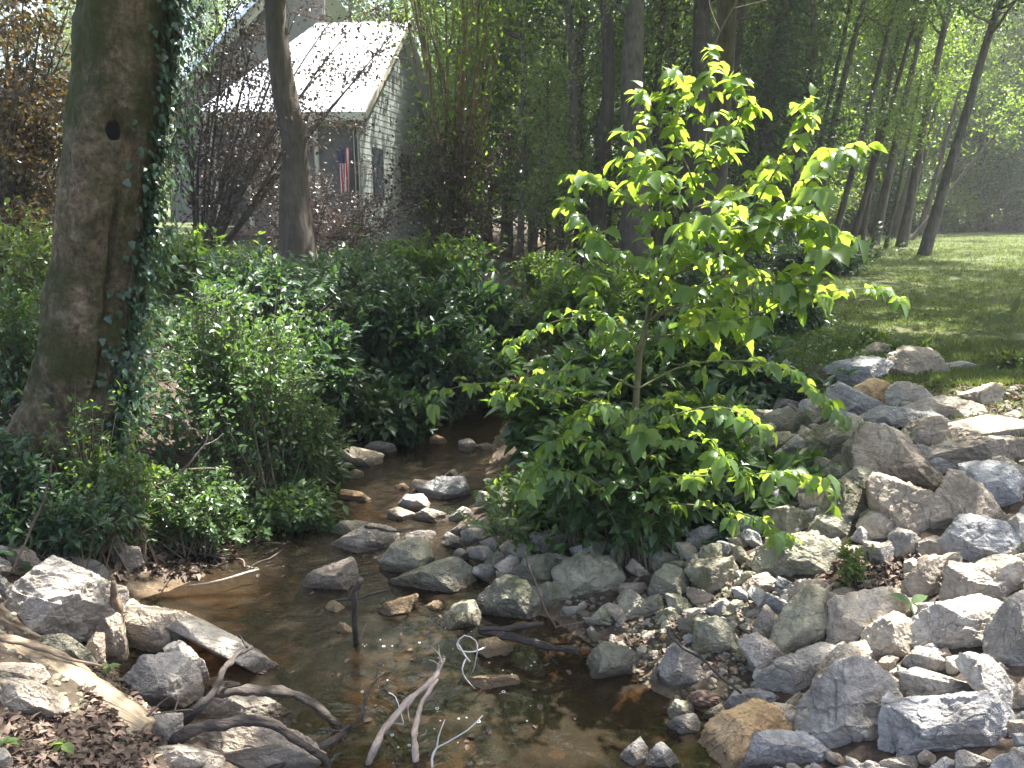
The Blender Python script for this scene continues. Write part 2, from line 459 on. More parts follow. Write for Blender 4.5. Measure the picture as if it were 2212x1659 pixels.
def water_mat():
    m, nt = mat('stream_water')
    tc = nt.nodes.new('ShaderNodeTexCoord'); co = tc.outputs['Object']
    geo = nt.nodes.new('ShaderNodeNewGeometry')
    a = noise(nt, co, 5.0, 3, .5, .8); b = noise(nt, co, 24, 3, .55, .5); c_ = noise(nt, co, 75, 2, .5)
    at = nd(nt, 'ShaderNodeAttribute', attribute_name='riffle')
    h = math_(nt, 'ADD', math_(nt, 'MULTIPLY', a, .5), math_(nt, 'MULTIPLY', math_(nt, 'ADD', math_(nt, 'MULTIPLY', b, .55), math_(nt, 'MULTIPLY', c_, .22)), at.outputs['Fac']))
    bp = nd(nt, 'ShaderNodeBump', Strength=1.0, Distance=.035); lk(nt, h, bp.inputs['Height'])
    gl = nd(nt, 'ShaderNodeBsdfGlossy', Roughness=.06); lk(nt, bp.outputs[0], gl.inputs['Normal'])
    tr = nt.nodes.new('ShaderNodeBsdfTransparent'); tr.inputs['Color'].default_value = (.44, .35, .26, 1)
    df = nt.nodes.new('ShaderNodeBsdfDiffuse'); df.inputs['Color'].default_value = (.052, .040, .027, 1)
    m1 = nt.nodes.new('ShaderNodeMixShader'); m1.inputs[0].default_value = .27
    lk(nt, tr.outputs[0], m1.inputs[1]); lk(nt, df.outputs[0], m1.inputs[2])
    fr = nd(nt, 'ShaderNodeFresnel', IOR=1.40); lk(nt, bp.outputs[0], fr.inputs['Normal'])
    mx = nt.nodes.new('ShaderNodeMixShader'); lk(nt, math_(nt, 'MULTIPLY', fr.outputs[0], 1.25, True), mx.inputs[0])
    lk(nt, m1.outputs[0], mx.inputs[1]); lk(nt, gl.outputs[0], mx.inputs[2])
    o = nt.nodes.new('ShaderNodeOutputMaterial'); lk(nt, mx.outputs[0], o.inputs[0])
    return m
M['water'] = water_mat()

def plain(name, c, rough=.6, spec=.4, metal=0.0, nscale=0, amt=.2):
    m, nt = mat(name)
    if nscale:
        tc = nt.nodes.new('ShaderNodeTexCoord'); n = noise(nt, tc.outputs['Object'], nscale, 6, .6)
        col = mixc(nt, 1.0, c, ramp(nt, n, [(.3, [1 - amt] * 3), (.7, [1 + amt] * 3)]), 'MULTIPLY')
    else: col = c
    p = finish(nt, col, rough, None, spec=spec); p.inputs['Metallic'].default_value = metal
    return m
M['siding'] = plain('siding_shaded', (.17, .185, .165), .6, nscale=2, amt=.06)  # white siding darkened to grey-green: the gable's shade is in the colour
M['main_siding'] = plain('main_siding_shaded', (.17, .155, .14), .6, nscale=2, amt=.08)  # same house siding in dark tan-grey, shade put into the colour
M['trim'] = plain('trim_cream', (.42, .39, .30), .5, nscale=3, amt=.08)
M['roof'] = plain('roof_metal', (.72, .74, .76), .32, .6, .55, 1.5, .05)
M['screen'] = plain('porch_screen', (.085, .080, .078), .7, nscale=3, amt=.2)
M['glass'] = plain('window_glass', (.03, .035, .04), .05, .6)
M['deck'] = plain('deck_boards', (.13, .085, .065), .8, nscale=8, amt=.3)
M['red'] = plain('flag_red', (.42, .02, .035), .8); M['white'] = plain('flag_white', (.75, .74, .72), .8); M['navy'] = plain('flag_navy', (.02, .03, .11), .8)
M['foam'] = plain('foam', (.75, .74, .70), .3, .5)
M['cone'] = plain('pine_cone', (.10, .065, .045), .8, nscale=40, amt=.4)
# ------------------------------------------------------------------ terrain: two banks, the lawns and the stream bed
WZ = -0.80
_Y  = [-3.0, 2.0, 2.7, 3.1, 3.6, 4.2, 4.8, 5.5, 6.2, 7.0, 7.6, 8.0, 9.0, 10.0, 14.0, 20.0, 30.0, 80.0]
_XL = [-0.6, -0.7, -.95, -1.6, -2.1, -2.25, -2.25, -1.8, -1.7, -1.62, -1.15, -.85, -.60, -.55, -.35, .1, .5, 3.0]
_XR = [0.95, .95, .85, .75, .42, -.10, -.35, -.45, -.25, -.2, -.18, -.1, .0, .1, .35, .9, 1.6, 5.0]
def xl(y): return np.interp(y, _Y, _XL)
def xr(y): return np.interp(y, _Y, _XR)
def height(x, y):
    x = np.asarray(x, float); y = np.asarray(y, float)
    el = xl(y) - x; er = x - xr(y)
    zl = np.interp(el, [-.6, 0, .2, .6, 1.2, 2.6, 5, 12, 22, 60], [-1.0, -.83, -.68, -.42, -.14, .08, .22, .42, .6, .8])
    far = np.clip((y - 7) / 4, 0, 1)
    zr0 = np.interp(er, [-.6, 0, .25, .7, 1.3, 2.2, 3.1, 3.8, 8, 40], [-1.0, -.83, -.74, -.66, -.50, -.24, -.04, .0, .02, .3])
    zr1 = np.interp(er, [-.6, 0, .25, .7, 1.3, 2.0, 8, 40], [-1.0, -.83, -.6, -.35, -.12, .0, .03, .3])
    zr = zr0 * (1 - far) + zr1 * far
    z = np.maximum(zl, zr)
    inw = np.clip(np.minimum(-el, -er) / .5, 0, 1)
    z = np.where((el < 0) & (er < 0), np.minimum(z, -.83 - .16 * inw), z)
    q = np.stack([x * 1.1, y * 1.1, np.zeros_like(x)], -1).reshape(-1, 3)
    z = z + .035 * fbm(q, 4, 3).reshape(z.shape) * np.where(inw > 0, .7, 1.0)
    # a shallow sunlit sand bar at the foot of the left bank
    z = z + .10 * np.exp(-(((x + 1.95) / .35) ** 2 + ((y - 4.55) / .35) ** 2))
    return z
def hit(px, py_, lo=None):
    """where the sight line of a pixel meets the ground (or the water)"""
    px = np.atleast_1d(np.asarray(px, float)); d = ray(px, np.atleast_1d(np.asarray(py_, float)))
    t = np.full(len(px), 60.0); done = np.zeros(len(px), bool)
    for tt in np.concatenate([np.arange(1.2, 14, .03), np.arange(14, 60, .15)]):
        p = CAM + d * tt
        g = height(p[:, 0], p[:, 1])
        if lo is not None: g = np.maximum(g, lo)
        h = (p[:, 2] <= g) & ~done
        t[h] = tt; done |= h
        if done.all(): break
    return CAM + d * t[:, None]

gx = np.unique(np.round(np.concatenate([np.linspace(-300, -40, 14), np.linspace(-40, -8, 40), np.linspace(-8, -3.5, 46), np.linspace(-3.5, 4.5, 150), np.linspace(4.5, 9, 46), np.linspace(9, 40, 40), np.linspace(40, 300, 14)]), 4))
gy = np.unique(np.round(np.concatenate([np.linspace(-60, -3, 12), np.linspace(-3, 1.8, 24), np.linspace(1.8, 9, 150), np.linspace(9, 16, 60), np.linspace(16, 60, 70), np.linspace(60, 400, 18)]), 4))
GX, GY = np.meshgrid(gx, gy)
GZ = height(GX, GY)
GZ = GZ + .012 * fbm(np.stack([GX * 9, GY * 9, GX * 0], -1).reshape(-1, 3), 3, 9).reshape(GX.shape)
el, er = xl(GY) - GX, GX - xr(GY)
grassy = np.clip(np.where(er > 0, (er - 3.1) / 1.0, (el - 3.0) / 2.0), 0, 1)
grassy = np.where((GY > 8.5) & (er > 0), np.clip((er - 1.6) / .9, 0, 1), grassy)
bed = np.clip((-.76 - GZ) / .05, 0, 1)
mb = MB(); nx, ny = len(gx), len(gy)
i, j = np.meshgrid(np.arange(nx - 1), np.arange(ny - 1)); a = (j * nx + i).ravel()
mb.add(np.stack([GX, GY, GZ], -1).reshape(-1, 3), np.stack([a, a + 1, a + nx + 1, a + nx], -1))
tag(mb.build('ground', M['ground'], smooth=True, attr=dict(grassy=grassy.ravel(), bed=bed.ravel())), kind='structure')

wy = np.concatenate([np.linspace(-3, 2, 10), np.linspace(2, 10, 90), np.linspace(10, 40, 60)[1:]])
wt = np.linspace(0, 1, 30)
WXL, WXR = xl(wy) - .25, xr(wy) + .25
WX = WXL[:, None] * (1 - wt) + WXR[:, None] * wt; WY = np.repeat(wy[:, None], 30, 1)
rif = np.clip(np.exp(-((WY - 4.9) / .55) ** 2) + .8 * np.exp(-((WY - 6.6) / 1.2) ** 2) + .6 * np.exp(-((WX + 1.2) / .5) ** 2 - ((WY - 3.9) / .6) ** 2), .06, 1)
mb = MB(); k = len(wy)
i, j = np.meshgrid(np.arange(29), np.arange(k - 1)); a = (j * 30 + i).ravel()
mb.add(np.stack([WX, WY, np.full_like(WX, WZ)], -1).reshape(-1, 3), np.stack([a, a + 1, a + 31, a + 30], -1))
tag(mb.build('stream_water', M['water'], attr=dict(riffle=rif.ravel())), kind='structure')

# ------------------------------------------------------------------ rocks
def ico(n):
    import bmesh
    b = bmesh.new(); bmesh.ops.create_icosphere(b, subdivisions=n, radius=1.0)
    b.verts.ensure_lookup_table()
    V = np.array([v.co[:] for v in b.verts]); F = np.array([[v.index for v in f.verts] for f in b.faces]); b.free()
    return norm(V), F
ICO = {k: ico(k) for k in (2, 3, 4, 5, 6)}
def hull2(P):
    P = sorted(map(tuple, P)); o = []
    for seq in (P, P[::-1]):
        h = []
        for p in seq:
            while len(h) > 1 and (h[-1][0] - h[-2][0]) * (p[1] - h[-2][1]) - (h[-1][1] - h[-2][1]) * (p[0] - h[-2][0]) <= 0: h.pop()
            h.append(p)
        o += h[:-1]
    return np.array(o)
def rock_shape(dirs, planes, n_it=None):
    r = np.full(len(dirs), 1e9)
    for n, d in planes:
        c = dirs @ n
        r = np.where(c > 1e-4, np.minimum(r, d / np.maximum(c, 1e-4)), r)
    return r
ROCKS = []
def rock(crop, pts, tone, label, group, lift=0.0, thick=.5, name='rock', seed=None, near=None, rough=1.0, grow=1.3):
    P = cd(crop, np.array([float(a) for a in pts.replace(',', ' ').split()]).reshape(-1, 2)) if isinstance(pts, str) else np.asarray(pts, float)
    H = hull2(P); g = np.random.default_rng(seed if seed is not None else len(ROCKS) * 13 + 5)
    c0 = (H.max(0) + H.min(0)) / 2; w, h = H.max(0) - H.min(0)
    foot = hit(c0[0], c0[1] + .34 * h, WZ if name != 'sunken_rock' else None)[0]
    s0 = (foot - CAM) @ AF / FPX
    T = thick * math.sqrt(w * h) * s0
    d = ray(*c0); t = ((foot - CAM) @ AF) + T * .30 + (near or 0)
    C = CAM + d * t; vh = norm(d); s = t / FPX
    L = np.stack([(H[:, 0] - c0[0]) * s, -(H[:, 1] - c0[1]) * s], -1)          # local side / up
    planes = []
    n = len(L)
    for i in range(n):                                                            # outline
        a, b = L[i], L[(i + 1) % n]; e = b - a
        nn = np.array([e[1], -e[0]]); ln = np.linalg.norm(nn)
        if ln < 1e-6: continue
        nn = nn / ln
        if nn @ a < 0: nn = -nn
        # lean each side a little front or back so that the flanks are not all parallel to the sight line
        k = g.normal() * .18
        v = np.array([nn[0], nn[1], k]); v = v / np.linalg.norm(v)
        planes.append((v, max(nn @ a, .004) / math.sqrt(1 + k * k)))
    upw = np.array([0, AU[2], vh[2]]); upw = upw / np.linalg.norm(upw)
    vs = T * .15
    def face(nv, slack, dmin):
        nv = nv / np.linalg.norm(nv)
        dd = max(nv[0] * x + nv[1] * y + nv[2] * vs for x, y in L) * slack
        planes.append((nv, max(dd, dmin)))
    face(upw + np.array([g.normal() * .28, 0, g.normal() * .22]), g.uniform(.78, .98), T * .38)
    face(np.array([g.normal() * .35, -.1 + g.normal() * .25, -1]), g.uniform(.8, 1.0), T * g.uniform(.6, .9))
    for k in (-1, 1):
        face(np.array([k * g.uniform(.5, 1.0), g.uniform(-.3, .6), -g.uniform(.5, 1.0)]), g.uniform(.72, .95), T * .45)
    face(np.array([g.normal() * .5, -g.uniform(.4, .9), -.8]), g.uniform(.8, 1.0), T * .45)
    face(np.array([g.normal() * .7, g.uniform(.3, .9), -g.uniform(.3, .8)]), g.uniform(.8, .98), T * .5)
    for k in range(3):
        planes.append((norm(np.array([g.normal() * .6, g.normal() * .6, 1.0])), T * g.uniform(.7, 1.1)))
    big = max(w, h)
    lev = 6 if big > 140 else 5 if big > 60 else 4
    D, F = ICO[lev]
    # stretch the sample directions to the stone's own box so that thin stones keep enough vertices
    A = np.array([w * s / 2, h * s / 2, T]); D2 = norm(D * A)
    r = rock_shape(D2, planes); V = D2 * r[:, None]
    size = math.sqrt(w * h) * s
    q = V / size * 2.6 + g.uniform(0, 50, 3)
    f1 = fbm(q, 3, 1); f2 = fbm(q * 3.1, 4, 5); rid = 1 - np.abs(vnoise(q * 2.2, 21))
    ax_ = g.normal(size=3); ax_ /= np.linalg.norm(ax_)
    lay = (q @ ax_) * 2.4 + f1 * .5; lay = lay - np.floor(lay)                       # broken bedding layers
    f3 = fbm(q * 9.0, 3, 13)
    dv = (f1 * .020 + f2 * .020 + f3 * .010 + (lay ** 3 - .25) * .022 * g.uniform(.2, 1) - np.clip(rid - .88, 0, 1) * .16) * size * rough
    V = V + D2 * dv[:, None]
    for ax, full in ((0, w * s), (1, h * s)):                                     # bring the worn stone back to its full width and height
        lo_, hi_ = V[:, ax].min(), V[:, ax].max(); V[:, ax] = (V[:, ax] - (lo_ + hi_) / 2) * full * grow / (hi_ - lo_)
    Wd = V[:, 0:1] * AR + V[:, 1:2] * AU + V[:, 2:3] * vh
    m = MB(); m.add(Wd, F)
    o = m.build(name, M[tone], smooth=False)
    o.location = C
    tag(o, label, 'rock', group)
    ROCKS.append((C, max(w, h) * s / 2, c0, H, o))
    return o
GR, GM, GS, GL = 'rocks of the stone bank on the right', 'rocks along the water below the sapling', 'rocks lying in the stream', 'rocks on the near left bank'
for row in [
 # --- near right, bottom corner
 ('A8','770,880 900,960 1060,1010 1110,1200 1130,1380 1060,1560 960,1640 740,1600 470,1540 400,1480 450,1250 490,1120 620,990','g','large upright grey boulder with a pointed top and pale chipped patches at the bottom edge',GR),
 ('A8','580,960 640,890 880,832 1050,900 1200,960 1262,1105 1100,1130 700,1100','t','sunlit pale rock showing behind the pointed top of the large upright boulder',GR),
 ('A8','1215,1180 1440,1150 1700,1120 1850,1120 2000,1290 2190,1500 2150,1540 1500,1620 1330,1520 1280,1400','b','broad smooth flat-faced grey slab in the bottom right corner',GR),
 ('A8','1100,1120 1180,1180 1240,1300 1290,1500 1260,1600 1080,1640 1040,1580 1130,1380 1110,1200','b','narrow dark bluish rock squeezed between the large upright boulder and the broad flat slab',GR),
 ('A8','1720,800 1900,820 2060,1000 2150,1180 2110,1330 2010,1250 1860,1060 1720,940','g','dark shaded rock under leaf crumbs between the long lit rock and the tall rounded boulder',GR),
 ('A8','330,1280 440,1200 470,1260 460,1400 390,1500 340,1400','t','small bright stone between the orange-brown boulder and the large upright boulder',GR),
 ('A8','640,1060 800,1010 1000,1080 1080,1180 1000,1180 760,1120','g','hidden rock behind the left shoulder of the large upright boulder',GR),
 ('A8','2212,250 2100,330 2000,440 1960,600 1980,780 2060,930 2130,965 2212,940 2400,860 2450,500 2380,280','g','tall rounded grey boulder cut by the right edge of the frame',GR),
 ('A8','1330,480 1400,400 1600,310 1700,300 2060,380 2000,450 1960,650 1940,750 1700,760 1500,690 1380,600','g','wide dark shaded boulder beside the two-leaf seedling',GR),
 ('A8','930,620 1000,560 1100,480 1190,440 1290,560 1360,600 1370,660 1280,740 1290,860 1200,850 1080,760','t','bright sunlit wedge rock just below the two-leaf seedling',GR),
 ('A8','690,330 760,290 900,260 1050,240 1200,260 1270,320 1280,390 1150,450 1000,540 930,610 720,670 710,500','t','square block with a bleached flat top and an ochre front left of the seedling',GR),
 ('A8','200,540 300,350 400,260 480,240 580,300 660,500 650,640 460,720 230,760 180,640','m','tall dark egg-shaped boulder with a sunlit peak at the gravel edge',GR),
 ('A8','260,230 480,140 560,190 620,330 580,400 300,350','t','bright wavy topped rock right behind the dark egg-shaped boulder',GR),
 ('A8','20,980 100,880 290,780 470,690 600,740 640,760 500,830 480,920 540,1010 400,1080 200,1095 80,1050','g','low folded grey rock with ridges below the dark egg-shaped boulder',GR),
 ('A8','480,860 600,760 800,670 900,680 990,760 1010,800 860,830 620,890 580,1010 500,990','t','pinkish sunlit rock leaning behind the large upright boulder on its left',GR),
 ('A8','1260,760 1330,690 1420,700 1560,800 1680,890 1700,930 1500,900 1330,870','g','thin dark-edged shelf rock above the long lit rock at lower right',GR),
 ('A8','1290,900 1340,870 1480,890 1700,970 1890,1080 1840,1110 1480,1150 1380,1140 1310,1000','g','long tapering rock with a lit back lying behind the broad flat slab',GR),
 ('A7','1750,1470 1800,1380 1810,1250 1900,1200 2030,1210 2110,1170 2300,1250 2420,1300 2445,1390 2130,1510 2080,1650 1850,1640 1780,1560','o','orange-brown boulder at the pool edge left of the large upright boulder',GR),
 ('A7','1890,1160 1940,1090 2060,1030 2150,1060 2212,1070 2330,1150 2200,1180 2050,1190','b','pale bluish rock sitting on top of the orange-brown boulder',GR),
 ('A8','-50,1520 40,1430 200,1400 340,1420 380,1480 560,1600 700,1690 -60,1690','b','mottled bluish grey rock at the bottom edge below the orange-brown boulder',GR),
 ('A8','1090,1659 1150,1600 1270,1575 1380,1590 1450,1640 1450,1720 1080,1720','t','small rounded rock at the bottom edge in front of the broad flat slab',GR),
 ('A8','2100,1100 2212,960 2320,960 2320,1230 2212,1230 2120,1160','t','small brown rock tucked under the tall rounded boulder at the right edge',GR),
 ('B4','1480,1490 1640,1480 1630,1670 1590,1820 1400,1870 1280,1850 1265,1670 1340,1600','t','brightest upright yellowish rock in full sun on the right bank',GR),
 ('B4','1360,1360 1480,1300 1560,1340 1620,1450 1450,1500 1390,1450','g','small dark-faced rock perched above the bright yellowish upright rock',GR),
 ('B4','1240,1500 1300,1480 1390,1520 1330,1600 1290,1640 1240,1620','t','small white sunlit rock left of the bright yellowish upright rock',GR),
 ('A8','1640,60 1680,10 1860,30 2010,150 2130,290 2050,350 1920,340 1650,290 1610,270 1640,130','g','angular pinkish grey rock right of the bright yellowish upright rock',GR),
 ('B4','1870,1550 2060,1480 2212,1600 2300,1700 2212,1790 2150,1800 2000,1680','t','sunlit sloping rock near the right edge below the striped boulder',GR),
 # --- right bank, middle
 ('B4','1600,1370 1720,1270 1770,1160 1880,1160 2030,1220 2212,1380 2212,1540 2070,1480 1850,1560 1650,1480','b','striped layered grey boulder near the right edge',GR),
 ('B4','1520,1030 1640,810 1770,830 1850,920 1920,1050 2060,1190 2040,1220 1760,1160 1690,1320 1590,1280 1520,1180','t','pointed pyramid-like rock with a shadow-dappled lit side on the upper right bank',GR),
 ('B4','1770,740 1980,710 2050,720 2150,800 2212,900 2300,1000 2212,1090 2000,1110 1920,1050 1840,880','b','big square-shouldered grey rock right of the pyramid-like rock',GR),
 ('B4','2010,660 2060,650 2212,740 2330,850 2212,890 2130,800 2050,720','t','pale slab edge showing over the square-shouldered rock at the right edge',GR),
 ('B4','1590,360 1720,320 2000,300 2212,300 2400,330 2400,480 2212,490 1900,480 1750,510 1600,470','t','long bleached slab along the top of the right bank, in full sun',GR),
 ('B4','1530,570 1700,520 1900,480 2212,500 2400,560 2300,650 2130,660 1990,720 1720,730 1640,620','t','long brown rock with a ragged lit upper edge under the bleached slab',GR),
 ('B4','820,590 940,420 1000,440 1150,510 1300,630 1450,760 1560,860 1540,920 1330,940 1220,900 1050,800 840,720','t','big elongated boulder lying diagonally in the middle of the stone bank',GR),
 ('B4','1150,510 1300,350 1470,320 1540,440 1550,520 1450,560 1350,640 1270,590','t','angular rock with an arrow-shaped shadow above the diagonal boulder',GR),
 ('B4','1330,630 1390,550 1480,590 1600,650 1740,760 1770,800 1600,790 1480,760','g','small jagged grey rock wedged right of the diagonal boulder',GR),
 ('B4','990,890 1050,830 1160,870 1230,950 1330,1000 1500,1060 1520,1210 1560,1320 1370,1330 1180,1220 1090,1130 1000,1080','t','second diagonal boulder with a shaded brown face below the biggest diagonal one',GR),
 ('B4','970,380 1040,360 1150,420 1210,460 1150,520 1050,480','b','small flat bluish rock on the upper end of the diagonal boulder',GR),
 ('B4','460,480 600,380 750,320 830,340 850,450 840,560 700,640 540,660 460,600','m','large round shaded boulder left of the diagonal boulder',GR),
 ('B4','850,340 960,270 1070,215 1240,240 1300,280 1220,340 1180,390 1000,370 880,390','b','blue-grey lens-shaped rock near the top of the stone bank',GR),
 ('B4','1210,350 1330,280 1450,260 1560,330 1590,390 1530,440 1480,330 1300,370','b','thin curved shaded rock behind the rock with the arrow-shaped shadow',GR),
 ('B4','1270,240 1300,180 1390,180 1500,140 1640,150 1790,200 1820,280 1760,310 1610,340 1440,260','t','long brown loaf-shaped rock near the leafy litter at the top of the bank',GR),
 ('B4','1110,80 1220,25 1330,60 1410,140 1300,210 1240,240 1110,210','g','rounded shaded rock on the bank top left of the loaf-shaped rock',GR),
 ('B4','820,70 960,0 1080,40 1110,120 1100,210 1050,220 1000,190 830,100','o','ochre-faced block with a white lit top at the head of the bank',GR),
 ('B4','640,60 700,40 830,90 920,170 1040,210 860,330 780,260 640,200','b','dark wedge rock half under the sapling leaves at the bank head',GR),
 ('B4','1700,110 1800,60 1900,30 1990,60 1980,150 1890,210 1820,190','t','white glaring rock among dry litter at the top right',GR),
 ('B4','0,550 100,600 170,660 60,740 0,700 -60,640','b','pale blue rock at the left foot of the stone bank by the sapling leaves',GR),
 ('B4','20,470 160,430 280,460 210,530 120,600 30,560','m','dark mossy rock above the pale blue rock at the left of the bank',GR),
 ('B4','190,580 320,470 400,530 450,570 430,640 280,680 210,650','g','pale faceted rock left of the large round boulder',GR),
 ('B4','240,780 290,650 420,650 490,760 420,820 300,830','g','grey rock below the pale faceted one, beside lit sapling leaves',GR),
 ('B4','540,780 620,700 700,690 800,740 720,820 680,880 590,860','m','half-hidden shaded rock below the large round boulder',GR),
 ('B4','720,830 830,740 960,760 1050,820 990,900 990,990 920,1020 800,900','m','shaded boulder tucked under the left end of the diagonal boulder',GR),
 ('B4','540,1090 600,900 690,860 800,900 930,1030 880,1150 820,1200 700,1140 600,1110','m','square olive-grey boulder beside the sapling\'s lowest lit spray',GR),
 ('B4','500,1210 550,1130 700,1150 820,1260 800,1320 600,1340 500,1290','m','low dark rock under the square olive-grey boulder',GR),
 ('B4','870,1100 950,1050 1000,1100 960,1150 880,1160','t','little lit stone wedged between the square boulder and the second diagonal boulder',GR),
 ('B4','890,1200 1000,1100 1090,1140 1200,1230 1280,1300 1150,1330 960,1350 900,1290','t','brown shaded rock under the second diagonal boulder',GR),
 ('B4','1130,1300 1200,1240 1370,1340 1390,1470 1280,1490 1150,1430','g','dark rounded rock in the hollow behind the small sprig',GR),
 ('B4','100,1390 300,1330 480,1290 570,1330 660,1400 640,1560 580,1650 340,1660 120,1620 60,1500','m','broad block with leaf shadows on its lit face left of the small green sprig',GR),
 ('B4','930,1390 980,1350 1030,1440 1020,1530 960,1520','g','thin upright pale stone right of the small green sprig',GR),
 ('B4','120,1090 300,1060 480,1090 500,1200 440,1280 300,1290 150,1230','m','shaded rock behind the broad block with leaf shadows',GR),
 ('B4','60,300 200,230 330,290 330,400 230,430 100,390','m','shaded rock at the upper left end of the bank behind grass',GR),
 ('T8','620,1420 730,1370 900,1340 1050,1390 980,1470 880,1550 820,1590 760,1540','b','blue-grey rock under yellow-green weeds at the top end of the bank',GR),
 ('T8','1140,1290 1250,1250 1480,1300 1530,1370 1480,1430 1320,1470 1240,1500 1220,1420','t','rock with a dark hollow at the edge of the lawn',GR),
 ('T8','800,1290 960,1200 1100,1220 1020,1290 850,1320','t','brown slab topmost of the bank beside the lawn',GR),
 ('T8','1560,1370 1680,1350 1800,1380 1700,1430 1600,1430','g','low grey stone sunk at the lawn edge right of the hollow rock',GR),
 # --- rocks below the sapling, along the water
 ('A7','-150,400 -130,300 -60,200 110,100 230,180 310,300 370,380 280,440 120,480 0,460','m','large pale-veined boulder left of the white block on the waterline',GM),
 ('B3','160,1580 220,1480 400,1440 440,1480 470,1570 490,1690 330,1710 200,1650','m','flat topped rock with light patches directly below the pinnate plant',GM),
 ('A7','335,170 400,140 560,150 560,280 490,350 410,320','m','small square rock with a white lit rim beside the widest boulder',GM),
 ('A7','480,60 580,-50 800,-80 900,-30 990,90 1015,200 980,260 830,320 700,280 570,230 510,140','m','widest mossy boulder in front of the sapling stem with a white streak of light',GM),
 ('A7','500,370 530,335 690,325 680,400 640,440 510,430','g','small light rectangular block on the waterline',GM),
 ('A7','995,300 1070,195 1130,240 1200,330 1260,410 1120,460 1040,410','m','pointed triangular grey-green rock right of the widest mossy boulder',GM),
 ('A7','870,340 920,310 990,330 1020,390 1080,470 1060,510 960,440','t','tan wedge stone at the foot of the triangular rock',GM),
 ('A7','1260,190 1320,80 1390,0 1480,40 1570,130 1490,250 1410,330 1300,320','m','tall split grey-green rock between the triangular rock and the leafy one',GM),
 ('A7','1570,70 1640,0 1740,-60 1900,-20 1990,130 1960,210 1830,270 1680,180','m','rock covered by drooping green leaves right of the split rock',GM),
 ('A7','1640,430 1800,420 1900,500 1980,600 2050,680 2000,730 1760,780 1660,690','m','large shaded block in the middle of the gravel',GM),
 ('A7','1490,430 1600,440 1650,520 1610,570 1510,550','m','flat small rock at the upper left corner of the gravel block',GM),
 ('A7','760,770 830,680 910,640 1050,690 1160,800 1170,880 1090,920 930,950 840,910','m','rounded tan boulder standing at the edge of the pool',GM),
 ('A7','1340,800 1380,720 1500,660 1620,760 1660,880 1650,990 1560,1080 1480,1080 1430,1010 1370,930','g','lumpy pale grey boulder right of the rounded tan pool boulder',GM),
 ('A7','1410,1330 1480,1260 1600,1230 1640,1310 1620,1430 1500,1440 1420,1400','g','pale pitted rock at the right shore of the pool',GM),
 ('A7','1410,1180 1480,1110 1560,1120 1590,1220 1450,1290','m','dark damp rock on top of the pale pitted rock',GM),
 ('A7','990,1590 1060,1500 1150,1430 1200,1500 1210,1600 1190,1690 980,1690','g','grey rock with a dark hole rising from the pool at the bottom edge',GM),
 ('A7','1190,1640 1240,1550 1330,1470 1390,1530 1470,1640 1480,1720 1190,1720','g','peaked grey rock at the bottom edge right of the one with a hole',GM),
 ('A7','1660,1290 1820,1140 1850,1200 1740,1310','m','flat tilted stone beside the pine cone',GM),
 ('A7','1940,180 2020,170 2110,270 2080,310 1960,240','b','small bluish stone right of the leaf-covered rock',GM),
 ('A7','1870,340 1940,280 2000,290 2030,380 1960,430 1860,400','m','small pyramid stone above the gravel block',GM),
 ('A7','1690,900 1750,860 1770,900 1730,950 1680,950','t','small tan stone right of the lumpy pale boulder',GM),
 ('A7','1250,930 1290,830 1340,860 1340,970 1280,975','t','slim tan stone between the tan pool boulder and the lumpy pale boulder',GM),
 ('A7','1540,360 1640,340 1830,370 1790,410 1560,420','t','flat mossy yellow stone above the large gravel block',GM),
 ('A7','1530,570 1600,560 1650,640 1640,690 1560,660','b','small grey stone leaning on the left side of the gravel block',GM),
 ('A7','1280,500 1350,400 1400,440 1380,520 1320,530','m','small grey teardrop stone in the gravel below the split rock',GM),
 ('A7','1320,600 1360,550 1400,570 1400,620 1340,640','o','small yellowish stone in the middle of the gravel',GM),
 ('A7','730,530 770,500 820,580 810,640 760,590','t','narrow brown stone at the water behind the log end',GM),
 ('A7','1140,680 1180,650 1230,680 1200,770 1150,760','t','small upright stone right behind the rounded tan pool boulder',GM),
 ('A7','1200,740 1260,690 1320,700 1300,760 1230,770','t','small wedge stone right of the upright one behind the pool boulder',GM),
 # --- rocks in the stream
 ('A6','560,210 640,70 930,-60 980,-40 1010,130 1000,200 790,200 570,240','t','tan tilted slab standing in the water behind the upright stick',GS),
 ('A6','1360,150 1560,60 1900,-60 1980,0 2020,120 1960,210 1800,240 1500,240','m','long flat green-grey slab at the point of the rock bar',GS),
 ('B2','1240,1480 1340,1360 1480,1310 1590,1380 1640,1500 1560,1560 1400,1640 1280,1580','m','big round olive boulder behind the flat green-grey slab',GS),
 ('A6','1170,360 1330,270 1470,230 1500,260 1440,370 1300,420 1180,400','o','low yellowish rock in the water right of the upright stick',GS),
 ('A6','1600,330 1690,280 1740,330 1720,380 1620,385','o','small ochre cobble below the flat green-grey slab',GS),
 ('A6','1700,480 1810,310 1960,290 2020,370 2000,480 1940,550 1780,530','m','triangular brown-footed rock at the waterline left of the pale-veined boulder',GS),
 ('A6','760,370 840,280 920,340 940,385 800,390','o','half-sunken orange stone left of the upright stick',GS),
 ('A6','870,500 900,465 980,500 990,550 890,580','o','small tan stone at the foot of the upright stick',GS),
 ('A6','1210,290 1250,255 1275,280 1250,305','t','tiny round stone on the yellowish rock in the water',GS),
 ('A6','2020,620 2212,590 2300,640 2280,740 2120,760 2030,700','o','flat wet tan rock in the pool beside the white bent twig',GS),
 ('B2','855,1350 950,1290 1140,1250 1260,1190 1330,1230 1330,1380 1200,1430 1000,1420 880,1400','t','long brown rock across the riffle under the thin stick',GS),
